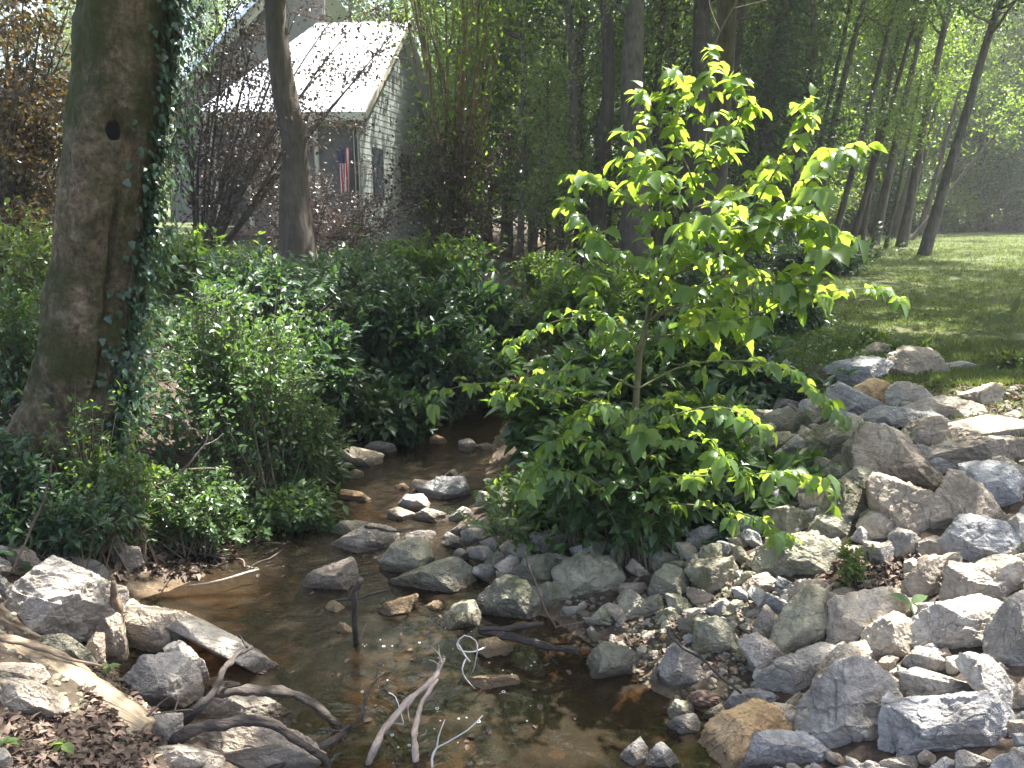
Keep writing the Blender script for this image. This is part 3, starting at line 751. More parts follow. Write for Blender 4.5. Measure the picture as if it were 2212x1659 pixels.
 ('B2','850,1220 930,1150 1080,1160 1130,1230 1000,1290 870,1300','m','rounded rock at the left end of the riffle behind the long brown rock',GS),
 ('B2','1300,1070 1400,1040 1490,1080 1520,1130 1430,1160 1310,1150','t','sunlit pale rock at the head of the riffle',GS),
 ('B2','1510,1110 1600,1050 1700,1080 1780,1110 1740,1180 1560,1160','t','sunlit pinkish rock right of the pale rock at the riffle head',GS),
 ('B2','1390,1020 1450,940 1560,935 1610,1010 1570,1070 1480,1090','g','grey rock standing behind the two sunlit riffle rocks',GS),
 ('B2','1560,850 1680,800 1880,790 1920,880 1930,950 1800,990 1650,980 1570,900','b','large blue-grey block in midstream',GS),
 ('B2','1470,870 1500,810 1600,820 1570,880 1550,920 1470,920','t','small white-topped stone touching the left of the blue-grey block',GS),
 ('B2','1730,790 1800,730 1850,720 1850,790','t','pointed tan stone behind the blue-grey midstream block',GS),
 ('B2','840,650 920,580 980,545 1080,570 1210,610 1200,680 1140,720 900,710','t','large tan boulder on the far left side of the stream',GS),
 ('B2','1110,540 1190,490 1320,530 1330,600 1200,590','c','crumbly pale rock behind the large tan boulder upstream',GS),
 ('B2','940,770 1000,720 1070,750 1060,800 970,800','t','small rounded rock in front of the large tan boulder upstream',GS),
 ('B2','900,910 940,890 1060,930 1130,970 1050,990 920,970','o','low brown wedge lying alone in midstream',GS),
 ('B2','360,1040 420,1030 480,1080 440,1110 370,1100','b','small grey stone at the left water edge under the bush',GS),
 ('B2','340,940 390,920 460,980 460,1020 380,1020','m','dark stone at the left water edge just behind the small grey one',GS),
 ('B2','1380,1320 1520,1240 1600,1230 1650,1280 1600,1340 1480,1310','b','blue-grey rock behind the big round olive boulder',GS),
 ('B2','1350,850 1400,835 1450,870 1420,900 1360,890','o','small yellow-brown stone left of the white-topped stone',GS),
 ('B2','1880,490 1960,470 2000,520 1960,590 1880,570','c','pale ragged rock far upstream on the gravel bar',GS),
 ('B2','2010,520 2080,500 2170,530 2120,560 2020,550','c','flat pale stone right of the ragged rock far upstream',GS),
 ('B2','1640,460 1700,440 1760,480 1740,520 1650,510','o','reddish dark stone far upstream in the shade',GS),
 ('B3','310,1400 330,1260 430,1220 530,1260 610,1380 560,1440 440,1430','m','dark rock with a white lit ridge left of the sapling foot',GM),
 ('B3','1280,1200 1320,1080 1500,1050 1600,1100 1620,1190 1560,1250 1400,1260','m','shaded boulder among leaves right of the sapling stem',GM),
 ('B3','850,1250 930,1220 1000,1290 980,1340 880,1300','b','small pale rock beside the foot of the sapling',GM),
 # --- near left bank
 ('A5','20,310 160,230 300,110 420,0 480,20 600,110 800,200 900,340 760,480 560,570 330,640 130,590 0,520 -100,420','c','largest crumbly flat-topped rock on the left bank',GL),
 ('B1','390,1510 520,1400 600,1440 770,1490 760,1560 700,1640 560,1620','c','pale rock propped behind the largest flat-topped rock on the left',GL),
 ('A5','830,420 900,370 980,420 1010,600 1060,880 960,900 850,850 800,600','t','tall narrow upright slab on the left bank',GL),
 ('A5','730,680 800,590 860,580 860,860 740,740','t','white sunlit stone leaning on the left of the upright slab',GL),
 ('A5','1010,420 1180,370 1400,400 1580,480 1500,620 1430,720 1200,780 1060,760 1030,600','t','block with a pitted sunny top and dark front right of the upright slab',GL),
 ('A5','1500,520 1580,470 1720,530 1900,590 2080,700 2212,800 2300,880 2210,940 1950,760 1700,640','c','long grey slab jutting from the left bank into the pool',GL),
 ('A5','1080,890 1190,770 1290,760 1480,800 1580,880 1610,1020 1540,1220 1380,1230 1240,1150 1200,1020','g','rounded grey-green boulder below the pitted block on the left',GL),
 ('A5','1400,740 1530,660 1660,790 1720,980 1700,1040 1610,1030 1560,870','g','dark layered rock behind the rounded grey-green boulder',GL),
 ('A5','1680,1180 1740,1110 1840,1090 2100,1070 2212,1130 2400,1270 2200,1330 1850,1330 1690,1290','c','sloping pale rock between the two dark branches',GL),
 ('A5','1500,1470 1700,1360 2200,1330 2420,1440 2540,1540 2480,1620 2350,1700 1790,1720 1640,1600','t','big striped black-and-cream rock at the bottom edge under the branches',GL),
 ('A5','1250,1560 1450,1490 1640,1560 1780,1620 1770,1700 1250,1720','t','low tan slab at the bottom edge left of the striped rock',GL),
 ('A5','-80,830 100,810 300,830 350,900 300,950 150,970 -80,950','c','pitted honeycombed rock at the left edge below the log',GL),
 ('A5','-80,980 130,960 300,1010 480,1100 490,1190 300,1280 100,1300 -80,1240','t','weathered brown rock at the left edge under the honeycombed one',GL),
 ('A5','1760,990 1870,950 1960,960 2000,1010 1820,1030','t','small pale stone with a yellow leaf beside the dark branch',GL),
 ('A5','400,600 560,580 680,680 740,780 640,800 500,740','m','shaded rock filling the gap behind the bare log',GL),
]:
    rock(*row, name='boulder' if ('boulder' in row[3]) else 'rock', grow=1.42 if row[4] == GR else 1.36 if row[4] == GL else 1.25, thick=.58)
rock('A7', '320,1690 370,1580 480,1510 580,1500 650,1600 660,1720', 'o', 'orange rounded rock lying just under the water at the bottom edge', GS, name='sunken_rock')
rock('A7', '380,1430 440,1340 560,1360 600,1420 520,1450', 'o', 'flat orange rock under the water in the middle of the pool', GS, name='sunken_rock')
rock('A7', '1280,1310 1300,1250 1350,1250 1370,1310 1320,1340', 'o', 'small orange stone under the water near the right shore of the pool', GS, name='sunken_rock')
rock('A6', '1940,930 2100,900 2290,900 2330,960 2212,1010 2000,1000', 'o', 'long tan rock awash in the pool below the white bent twig', GS)

# stones wedged in the gaps between the traced ones
def gap(x, y):
    d = 1e9
    for _, _, c, H, _ in ROCKS:
        if abs(x - c[0]) > 200 or abs(y - c[1]) > 200: continue
        e = np.roll(H, -1, 0) - H; n = np.stack([e[:, 1], -e[:, 0]], -1) / np.maximum(np.linalg.norm(e, axis=1), 1e-6)[:, None]
        s_ = n * (np.array([x, y]) - H); s_ = s_.sum(1); s2 = -s_ if ((n * (c - H)).sum(1)).mean() > 0 else s_
        d = min(d, s2.max())
    return d
fg_ = np.random.default_rng(404)
def fill(x0, y0, x1, y1, tries, lo, hi, tones, label, group, skip=()):
    for _ in range(tries):
        x, y = fg_.uniform(x0, x1), fg_.uniform(y0, y1)
        if any(a < x < c and b < y < d for a, b, c, d in skip): continue
        gp_ = gap(x, y)
        if gp_ < lo: continue
        p = hit(x, y)[0]
        if p[2] < WZ - .03: continue
        r = min(gp_ * 1.4 + 9, hi); k = fg_.integers(6, 9); a = np.sort(fg_.uniform(0, 6.28, k)); rr_ = r * fg_.uniform(.75, 1.2, k)
        t_ = fg_.uniform(-.5, .8); X = np.cos(a) * rr_ * 1.25; Y = np.sin(a) * rr_ * .85
        rock('D', np.stack([x + X * math.cos(t_) - Y * math.sin(t_), y + X * math.sin(t_) + Y * math.cos(t_)], -1), fg_.choice(list(tones)), label, group, near=-.03, grow=1.25)
fill(1640, 1180, 2260, 1690, 2600, 4, 46, 'gtgbt', 'rough stone wedged low in a gap between the big sunlit boulders', 'stones wedged between the big boulders', ((1780, 1195, 1960, 1290),))
fill(1470, 870, 2260, 1200, 1300, 5, 30, 'gmbmt', 'shaded stone filling a gap in the upper part of the right bank', 'stones filling gaps of the upper right bank', ((2000, 800, 2300, 900),))
fill(1060, 1130, 1660, 1340, 500, 8, 24, 'mmgt', 'mossy stone among the leaves around the foot of the sapling', 'mossy stones around the sapling foot')
fill(900, 1060, 1330, 1240, 300, 8, 22, 'mtgc', 'stone of the rock bar between the riffle and the sapling', 'stones of the rock bar')
fill(-40, 1180, 520, 1690, 400, 10, 36, 'gtc', 'rough stone among the rocks and logs of the near left bank', 'stones of the near left bank', ((0, 1330, 340, 1590), (0, 1520, 330, 1700), (280, 1170, 520, 1330)))

# cobbles in the gravel: alike, so they share a label
cob = []
for k in range(150):
    g = np.random.default_rng(900 + k)
    if k < 95:
        x, y = cd('A7', [g.uniform(600, 2212), g.uniform(200, 1000)])
    elif k < 125:
        x, y = cd('A8', [g.uniform(-250, 300), g.uniform(50, 800)])
    else:
        x, y = cd('B4', [g.uniform(1400, 2212), g.uniform(0, 260)])
    s = g.uniform(6, 14) if k < 125 else g.uniform(4, 9)
    p = hit(x, y)[0]
    if p[2] < WZ + .02: continue
    m = MB(); D, F = ICO[3]
    pl = [(n, g.uniform(.6, 1.0)) for n in rdir(13, g)]
    r = np.minimum(rock_shape(D, pl), 1.15); rad = s / FPX * np.linalg.norm(p - CAM)
    V = D * r[:, None] * np.array([1, g.uniform(.7, 1), g.uniform(.55, .8)]) * rad
    V = V + D * (fbm(D * 2.5 + k, 3, 4) * .06 * rad)[:, None]
    ang = g.uniform(0, 6.28); ca, sa = math.cos(ang), math.sin(ang)
    V = np.stack([V[:, 0] * ca - V[:, 1] * sa, V[:, 0] * sa + V[:, 1] * ca, V[:, 2]], -1)
    m.add(V, F)
    o = m.build('cobble', M[g.choice(list('gmtmto'))])
    o.location = p + np.array([0, 0, rad * .25])
    if k < 95: tag(o, 'fist-sized cobble in the gravel between the boulders and the pool', 'stone', 'cobbles in the gravel by the pool')
    elif k < 125: tag(o, 'small stone in the litter strip left of the sunlit boulders', 'stone', 'stones in the litter strip')
    else: tag(o, 'small stone in the dry litter at the top of the right bank', 'stone', 'stones in the dry litter up the bank')

# fine gravel: nobody could count it
def gravel(name, spots, n, rmin, rmax, key):
    m = MB(); D, F = ICO[2]
    g = np.random.default_rng(5)
    X = []
    for crop, x0, y0, x1, y1, w in spots:
        k = int(n * w); P = np.stack([g.uniform(x0, x1, k), g.uniform(y0, y1, k)], -1); X.append(cd(crop, P))
    X = np.concatenate(X); P = hit(X[:, 0], X[:, 1])
    for p in P:
        if p[2] < WZ - .05: continue
        r = g.uniform(rmin, rmax) * (1 + .8 * (g.random() < .12))
        V = D * np.minimum(rock_shape(D, [(q, g.uniform(.6, 1)) for q in rdir(8, g)]), 1.2)[:, None] * r * np.array([1, 1, .7])
        m.add(V + p + [0, 0, r * .2], F)
    return tag(m.build(name, M[key]), kind='stuff')
gravel('gravel', [('A7', 550, 150, 2212, 1100, .42), ('A8', -300, 0, 330, 850, .18), ('A8', 600, 20, 1300, 330, .12), ('B2', 1500, 420, 2212, 700, .10), ('B4', 1400, -50, 2300, 320, .1), ('A5', 900, 850, 1300, 1250, .08), ('A8', -200, 200, 900, 1000, .15), ('A5', 0, 300, 1700, 1700, .15)], 1900, .006, .020, 'm')

print('ROCKS', len(ROCKS))
# ------------------------------------------------------------------ shrubs, weeds and the sapling
UP = np.array([0, 0, 1.0])
def bush(name, label, cat, group, c, rad, ntw, kl, ls, leaf, stem='twig', tpl=LEAF, seed=0, spread=.10, base=None, droop=.1, upb=.9, stemr=.006):
    g = np.random.default_rng(seed + 100)
    c = np.asarray(c, float); rad = np.asarray(rad, float)
    b0 = np.array([c[0], c[1], float(height(c[0], c[1])) - .03]) if base is None else np.asarray(base, float)
    root = thing(name, label, cat, b0, group)
    D = rdir(ntw, g); D[:, 2] = np.abs(D[:, 2]) * np.where(g.random(ntw) < .72, 1, -1)
    lump = .80 + .55 * vnoise(D * 1.9 + seed, 3)[:, None]
    E = c + D * rad * g.uniform(.55, 1.08, (ntw, 1)) * lump * np.where(g.random((ntw, 1)) < .10, g.uniform(1.2, 1.65, (ntw, 1)), 1)
    E[:, 2] = np.maximum(E[:, 2], height(E[:, 0], E[:, 1]) + .03)
    B = b0 + np.stack([g.normal(size=ntw) * rad[0] * .22, g.normal(size=ntw) * rad[1] * .22, np.zeros(ntw)], -1)
    B[:, 2] = height(B[:, 0], B[:, 1]) - .03
    Mid = B * .45 + E * .55; Mid[:, 2] += .30 * rad[2] * g.uniform(.2, 1.2, ntw); Mid[:, :2] += g.normal(size=(ntw, 2)) * .08 * rad[0]
    st = MB()
    tt = np.linspace(0, 1, 6)[:, None]
    for k in range(ntw):
        P = (1 - tt) ** 2 * B[k] + 2 * tt * (1 - tt) * Mid[k] + tt * tt * E[k]
        tube(st, P, np.linspace(stemr, stemr * .25, 6), 4, cap=False)
    T = 1 - (g.random((ntw, kl)) ** 1.4) * .72
    P = ((1 - T) ** 2)[..., None] * B[:, None] + (2 * T * (1 - T))[..., None] * Mid[:, None] + (T * T)[..., None] * E[:, None]
    tg = norm(E - Mid)[:, None].repeat(kl, 1)
    off = rdir(ntw * kl, g).reshape(ntw, kl, 3) * (spread * rad.mean()) * g.uniform(.1, 1, (ntw, kl, 1)) ** .7
    P = (P + off).reshape(-1, 3); tg = tg.reshape(-1, 3)
    d = norm(tg * .7 + rdir(len(P), g) * .9 + norm(P - c) * .4 - UP * droop)
    n = norm(UP * upb + rdir(len(P), g) * .65 + norm(P - c) * .25)
    Lf = ls * np.clip(np.exp(g.normal(size=len(P)) * .35), .4, 1.55); alt = g.random(len(P)) < .3
    lm = MB(); leaves(lm, tpl, P[~alt], d[~alt], n[~alt], Lf[~alt]); leaves(lm, LEAF_NARROW, P[alt], d[alt], n[alt], Lf[alt] * 1.2)
    lm.build('foliage', M[leaf], root); st.build('stems', M[stem], root)
    return root
def pc(x, y, Y): return py(x, y, Y)
GB = 'shrubs on the left bank'; GU = 'dark undergrowth on the far left bank'; GRB = 'shrubs on the right bank around the sapling'
bush('shrub', 'sun-speckled small-leaved shrub right of the mossy trunk, the brightest bush on the left bank', 'shrub', GB, pc(520, 815, 5.7), (.62, .62, .60), 330, 34, .043, 'leaf_bush', seed=1, spread=.17)
bush('shrub', 'low shrub with pale bare twigs hanging over the pool edge', 'shrub', GB, pc(420, 1075, 5.0), (.50, .45, .30), 230, 26, .036, 'leaf_bush', seed=2)
bush('shrub', 'leafy branch mass leaning right over the dark water from the sunny bush', 'shrub', GB, pc(640, 950, 5.9), (.40, .4, .42), 190, 26, .048, 'leaf_bush', seed=3)
bush('shrub', 'shaded olive-green tangle at the foot of the mossy trunk', 'shrub', GB, pc(250, 1040, 4.55), (.34, .25, .28), 110, 22, .036, 'leaf_tree', seed=4, spread=.18)
bush('shrub', 'dark viny thicket left of the trunk foot at the frame edge', 'shrub', GB, pc(0, 1040, 4.2), (.30, .28, .36), 150, 22, .046, 'leaf_dark', seed=5)
bush('shrub', 'low dark viny cover above the crumbly flat rock', 'shrub', GB, pc(130, 1115, 4.2), (.48, .30, .20), 160, 22, .042, 'leaf_dark', seed=6)
bush('shrub', 'light green weedy shrub left of the trunk at half height', 'shrub', GB, pc(35, 720, 5.6), (.34, .4, .5), 120, 22, .048, 'leaf_bush', seed=7)
bush('shrub', 'low leafy fringe drooping to the mud between the low shrub and the riffle', 'shrub', GB, pc(600, 1100, 5.35), (.46, .35, .20), 190, 20, .055, 'leaf_bush', seed=11, spread=.16)
bush('shrub', 'dark leaves hanging to the water edge behind the leaning branch mass', 'shrub', GB, pc(665, 1000, 6.4), (.32, .4, .28), 120, 20, .075, 'leaf_dark', seed=12, spread=.16)
bush('shrub', 'small upright twiggy shrub rising above the sunny bush', 'shrub', GB, pc(450, 665, 5.6), (.26, .26, .30), 40, 16, .050, 'leaf_bush', seed=8, spread=.2)
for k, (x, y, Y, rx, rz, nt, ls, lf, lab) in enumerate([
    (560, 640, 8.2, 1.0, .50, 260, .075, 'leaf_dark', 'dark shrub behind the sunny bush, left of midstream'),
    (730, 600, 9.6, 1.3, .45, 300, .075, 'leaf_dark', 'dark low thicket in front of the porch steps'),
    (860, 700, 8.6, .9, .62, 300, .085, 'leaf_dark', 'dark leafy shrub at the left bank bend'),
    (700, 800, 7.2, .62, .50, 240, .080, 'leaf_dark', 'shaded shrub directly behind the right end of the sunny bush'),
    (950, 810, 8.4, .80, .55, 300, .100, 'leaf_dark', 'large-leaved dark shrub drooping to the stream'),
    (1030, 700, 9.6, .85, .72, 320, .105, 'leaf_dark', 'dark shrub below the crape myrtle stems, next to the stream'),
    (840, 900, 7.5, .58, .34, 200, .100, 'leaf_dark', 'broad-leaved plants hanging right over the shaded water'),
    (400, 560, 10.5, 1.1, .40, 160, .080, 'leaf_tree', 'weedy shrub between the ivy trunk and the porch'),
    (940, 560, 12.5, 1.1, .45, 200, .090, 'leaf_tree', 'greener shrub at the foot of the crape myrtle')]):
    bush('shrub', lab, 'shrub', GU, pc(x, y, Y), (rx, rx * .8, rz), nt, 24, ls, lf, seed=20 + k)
bush('shrub', 'thin-stemmed weedy shrub in front of the lower mossy trunk', 'shrub', GB, pc(170, 950, 4.5), (.36, .2, .34), 30, 18, .038, 'leaf_tree', seed=9, spread=.16, stemr=.005)
bush('shrub', 'sunlit weeds left of the trunk under the copper-leaved tree', 'shrub', GB, pc(40, 560, 7.5), (.7, .5, .5), 120, 20, .06, 'leaf_yellow', seed=10, spread=.16)
for k, (x, y, Y, rx, rz, nt, ls, lf, lab) in enumerate([
    (1190, 900, 6.2, .45, .40, 130, .105, 'leaf_bush', 'sunlit shrub at the right water edge left of the sapling'),
    (1290, 1000, 4.6, .40, .34, 160, .085, 'leaf_bush', 'leafy shrub close around the left of the sapling stem'),
    (1470, 980, 4.6, .40, .40, 150, .085, 'leaf_bush', 'shaded shrub just right of the sapling stem'),
    (1350, 800, 6.8, .70, .42, 210, .100, 'leaf_bush', 'shrub behind the sapling at mid height'),
    (1520, 780, 7.2, .70, .50, 220, .085, 'leaf_tree', 'shrub behind the right half of the sapling'),
    (1640, 830, 6.6, .50, .40, 150, .080, 'leaf_dark', 'dark shrub at the left top of the stone bank'),
    (1250, 670, 9.5, .9, .55, 240, .085, 'leaf_tree', 'shrub beyond the sapling on the stream side'),
    (1450, 640, 10.5, 1.1, .6, 260, .085, 'leaf_dark', 'wide dark shrub beyond the sapling'),
    (1690, 690, 9.5, .75, .42, 190, .075, 'leaf_dark', 'low dark shrub between the sapling and the lawn'),
    (1210, 1060, 5.0, .34, .22, 100, .095, 'leaf_bush', 'small leafy plant on the rock bar left of the sapling foot'),
    (1620, 1090, 4.8, .48, .26, 150, .110, 'leaf_bush', 'leafy shrub over the rocks right of the sapling foot'),
    (1560, 1190, 4.5, .26, .16, 70, .085, 'leaf_dark', 'blue-green leafy plant drooping over the rocks at the sapling\'s right foot'),
    (1400, 1080, 4.36, .36, .30, 120, .075, 'leaf_bush', 'low leafy growth hiding the lower sapling stem'),
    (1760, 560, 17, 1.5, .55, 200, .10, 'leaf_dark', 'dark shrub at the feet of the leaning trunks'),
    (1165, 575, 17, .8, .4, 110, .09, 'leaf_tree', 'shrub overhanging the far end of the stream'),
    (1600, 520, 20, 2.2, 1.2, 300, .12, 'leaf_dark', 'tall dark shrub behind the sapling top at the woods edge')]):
    bush('shrub', lab, 'shrub', GRB, pc(x, y, Y), (rx, rx * .75, rz), nt, 24, ls, lf, seed=50 + k, spread=.14)

def weed_cover(name, n, fx, ls, leaf, seed, tpl=LEAF, hz=.16):
    """low leafy ground cover: one mass"""
    g = np.random.default_rng(seed); P = fx(n, g)
    P[:, 2] = height(P[:, 0], P[:, 1]) + g.random(len(P)) ** 1.5 * hz * (.4 + .9 * np.clip(fbm(P * np.array([1.7, 1.7, 0]), 2, 3) + .5, 0, 1.4))
    m = MB(); leaves(m, tpl, P, norm(rdir(len(P), g) + UP * .1), norm(UP + rdir(len(P), g) * .6), ls * g.uniform(.5, 1.3, len(P)))
    return tag(m.build(name, M[leaf]), kind='stuff')
def lb(n, g):
    y = g.uniform(3.8, 22, n); e = g.uniform(.25, 1, n) ** 1.3 * np.interp(y, [3.8, 6, 22], [2.6, 3.0, 9]); return np.stack([xl(y) - e, y, y * 0], -1)
def rb(n, g):
    y = g.uniform(4.4, 18, n) ; e = g.uniform(.45, 2.4, n); return np.stack([xr(y) + e * np.interp(y, [4.9, 6, 9], [.45, .7, 1]), y, y * 0], -1)
def lawn_edge(n, g):
    y = g.uniform(6.8, 11, n); return np.stack([xr(y) + g.uniform(.8, 4.2, n), y, y * 0], -1)
weed_cover('undergrowth', 9000, lawn_edge, .05, 'leaf_bush', 6, hz=.12)
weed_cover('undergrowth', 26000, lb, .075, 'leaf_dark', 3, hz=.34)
weed_cover('undergrowth', 17000, rb, .070, 'leaf_tree', 4, hz=.30)

# grass blades of the two lawns
BLADE = (np.array([(-.06, 0, 0), (.06, 0, 0), (-.045, .55, .04), (.045, .55, .04), (0, 1, -.12)], float), np.array([(0, 1, 3, 2)]), np.array([(2, 3, 4)]))
def grass(name, n, fx, hl, hh, seed):
    g = np.random.default_rng(seed); P = fx(n, g); P[:, 2] = height(P[:, 0], P[:, 1]) - .01
    keep = fbm(P * np.array([1.3, 1.3, 0]), 3, 8) > -.35 - g.random(len(P)) * .5
    P = P[keep]; d = norm(UP + rdir(len(P), g) * .75)
    m = MB(); leaves(m, BLADE, P, d, rdir(len(P), g), g.uniform(hl, hh, len(P)) * (.6 + .7 * np.clip(P[:, 1] / 20, 0, 1)))
    return tag(m.build(name, M['grass']), kind='stuff')
def lawn_r(n, g):
    y = 6.3 + 32 * g.random(n) ** 1.7; a = g.uniform(0, 1, n); x0 = xr(y) + np.interp(y, [6, 8.0, 8.8], [3.0, 2.2, 1.2]); x1 = np.maximum(y * .72, x0 + .5)
    return np.stack([x0 + (x1 - x0) * a, y, y * 0], -1)
def lawn_l(n, g):
    y = 8 + 16 * g.random(n) ** 1.3; x1 = xl(y) - 2.5; x0 = -y * .72 - .5; return np.stack([x0 + (x1 - x0) * g.random(n), y, y * 0], -1)
grass('lawn_grass', 120000, lawn_r, .04, .10, 1)
def lawn_side(n, g):
    y = g.uniform(1.0, 9, n); return np.stack([xr(y) + 2.9 + g.random(n) ** 1.3 * 5, y, y * 0], -1)
grass('lawn_grass', 26000, lawn_side, .05, .12, 3)
grass('lawn_grass', 40000, lawn_l, .08, .22, 2)

# fallen leaves
def litter(name, spots, n, lo, hi, seed):
    g = np.random.default_rng(seed); X = np.concatenate([cd(c, np.stack([g.uniform(x0, x1, int(n * w)), g.uniform(y0, y1, int(n * w))], -1)) for c, x0, y0, x1, y1, w in spots])
    P = hit(X[:, 0], X[:, 1]); P = P[P[:, 2] > WZ]; P[:, 2] += g.uniform(.002, .03, len(P))
    m = MB(); tp = drop_dups(*lens(.55, .5, .5)); leaves(m, tp, P, norm(rdir(len(P), g) * np.array([1, 1, .35])), norm(UP + rdir(len(P), g) * .55), g.uniform(lo, hi, len(P)))
    return tag(m.build(name, M['litter']), kind='stuff')
litter('fallen_leaves', [('A5', 0, 1250, 1300, 1700, .22), ('A5', 700, 800, 1300, 1250, .14), ('A8', 500, -100, 1350, 350, .22), ('B4', 1300, 0, 2212, 350, .20), ('A7', 600, 100, 2212, 900, .14)], 8000, .018, .045, 4)
litter('fallen_leaves', [('B1', 950, 1350, 2212, 1640, .6), ('B2', 0, 1200, 750, 1500, .4)], 1500, .03, .08, 5)

# ---- the sapling
S0 = hit(1338, 1225, None)[0]; SY = S0[1]
sap = thing('sapling', 'young tree with big yellow-green compound leaves standing on the rock bar, glowing in the sun', 'sapling', S0)
def sp(pts):
    return np.array([py(x, y, SY + dy) for x, y, dy in pts])
stem = MB(); green = MB(); br = []
def sbranch(pts, r0, r1, mbx=None):
    P, rr = smooth_path(sp(pts), np.linspace(r0, r1, len(pts)), 5); tube(mbx or stem, P, rr, 7, .06, 3); return P
trunk_pts = [(1336, 1232, 0), (1346, 1170, 0), (1356, 1080, .02), (1366, 960, .03), (1374, 860, .02), (1382, 770, 0), (1396, 698, 0)]
tk = MB(); P, rr = smooth_path(sp(trunk_pts), np.linspace(.027, .015, len(trunk_pts)), 6); tube(tk, P, rr, 10, .08, 2)
tk.build('trunk', M['stem_green'], sap, True)
BR = [  # polyline (pixel, pixel, depth shift), leaf start fraction, leaf pairs, leaf size
 ([(1396, 698, 0), (1403, 612, .02), (1426, 450, .05), (1408, 330, .08), (1392, 225, .1)], .35, 7, .125),
 ([(1396, 698, 0), (1445, 600, .05), (1482, 508, .08), (1510, 391, .1), (1523, 312, .1), (1529, 208, .12), (1536, 130, .12)], .22, 10, .120),
 ([(1445, 600, .05), (1523, 560, -.1), (1601, 500, -.2), (1656, 400, -.25), (1720, 300, -.3), (1742, 245, -.3)], .25, 9, .120),
 ([(1410, 690, 0), (1523, 625, -.2), (1601, 560, -.35), (1690, 460, -.45), (1790, 350, -.5), (1835, 330, -.5)], .25, 10, .125),
 ([(1405, 690, 0), (1500, 655, .15), (1610, 640, .3), (1740, 635, .3), (1860, 625, .25), (1925, 640, .2)], .45, 8, .115),
 ([(1390, 730, 0), (1480, 720, -.3), (1600, 690, -.5), (1700, 640, -.6), (1760, 560, -.6)], .30, 8, .125),
 ([(1378, 840, 0), (1480, 790, .2), (1600, 780, .35), (1700, 800, .4), (1775, 860, .4), (1815, 905, .4)], .45, 9, .110),
 ([(1366, 960, 0), (1450, 900, -.25), (1560, 880, -.4), (1640, 920, -.5)], .4, 5, .11),
 ([(1392, 720, 0), (1310, 690, .1), (1220, 690, .2), (1140, 720, .25), (1105, 745, .25)], .3, 7, .092),
 ([(1376, 840, 0), (1280, 800, -.15), (1180, 810, -.25), (1090, 850, -.3)], .35, 6, .090),
 ([(1368, 930, 0), (1250, 860, .3), (1120, 835, .45), (1020, 830, .5), (945, 850, .5)], .45, 6, .085),
 ([(1400, 640, 0), (1340, 560, -.15), (1280, 500, -.25), (1240, 455, -.3)], .3, 7, .12),
 ([(1418, 500, .05), (1360, 430, .2), (1300, 395, .3), (1255, 385, .3)], .3, 6, .115),
 ([(1482, 508, .08), (1440, 420, -.2), (1390, 370, -.3), (1360, 310, -.3)], .3, 6, .12),
 ([(1510, 391, .1), (1560, 320, -.1), (1600, 250, -.2), (1600, 190, -.2)], .3, 6, .115),
 ([(1505, 410, .1), (1460, 300, .2), (1440, 220, .25), (1450, 170, .25)], .35, 5, .115),
 ([(1500, 450, .1), (1580, 420, .3), (1660, 360, .45), (1760, 345, .5)], .3, 7, .115),
 ([(1470, 540, .08), (1560, 500, -.3), (1650, 490, -.45), (1740, 480, -.5), (1800, 500, -.5)], .3, 8, .125),
 ([(1358, 1060, 0), (1450, 1030, -.3), (1580, 1030, -.45), (1700, 1020, -.5), (1775, 1050, -.5)], .4, 8, .100),
 ([(1354, 1100, 0), (1280, 1040, -.3), (1200, 1020, -.45), (1150, 1050, -.5)], .35, 6, .09),
 ([(1400, 660, 0), (1450, 560, -.35), (1500, 500, -.5), (1560, 450, -.6)], .3, 7, .125),
 ([(1385, 760, 0), (1330, 720, -.35), (1270, 640, -.45), (1250, 560, -.5)], .35, 7, .115),
 ([(1396, 698, 0), (1470, 640, -.3), (1560, 600, -.5), (1660, 600, -.6), (1700, 640, -.6)], .35, 7, .12),
 ([(1380, 800, 0), (1300, 860, .2), (1220, 920, .3), (1170, 990, .3)], .2, 6, .095),
 ([(1372, 900, 0), (1450, 860, .3), (1540, 850, .5), (1600, 890, .5)], .2, 6, .10),
 ([(1362, 1010, 0), (1290, 960, -.2), (1210, 950, -.3), (1160, 1000, -.35)], .2, 6, .09),
 ([(1360, 1040, 0), (1430, 960, -.4), (1520, 960, -.5), (1580, 1010, -.5)], .2, 6, .10),
 ([(1370, 930, 0), (1330, 880, -.4), (1290, 880, -.5), (1240, 930, -.5)], .2, 5, .10),
 ([(1356, 1090, 0), (1480, 1090, -.4), (1600, 1110, -.55), (1690, 1150, -.6)], .35, 6, .095),
]
g = np.random.default_rng(77); NP_, ND_, NL_ = [], [], []
for k, (pts, t0, pairs, L) in enumerate(BR):
    P = sbranch(pts, .0095 if k < 4 else .006, .002)
    m_ = len(P) - 1
    for t in np.linspace(t0 * .6, 1.0, int(pairs * 1.5)):
        i = min(int(t * m_), m_); tg = norm(P[min(i + 1, m_)] - P[max(i - 1, 0)]); side = norm(np.cross(tg, UP) + 1e-4)
        for sgn in (-1, 1):
            h = norm(side * sgn * g.uniform(.5, 1.0) + tg * g.uniform(.2, .8) + UP * g.uniform(-.1, .45) + g.normal(size=3) * .25)
            NP_.append(P[i]); ND_.append(h); NL_.append(L * .80 * np.exp(g.normal() * .2))
        if t == 1.0: NP_.append(P[i]); ND_.append(norm(tg + UP * .2)); NL_.append(L * .7)
NP_, ND_, NL_ = map(np.array, (NP_, ND_, NL_))
lf = MB()
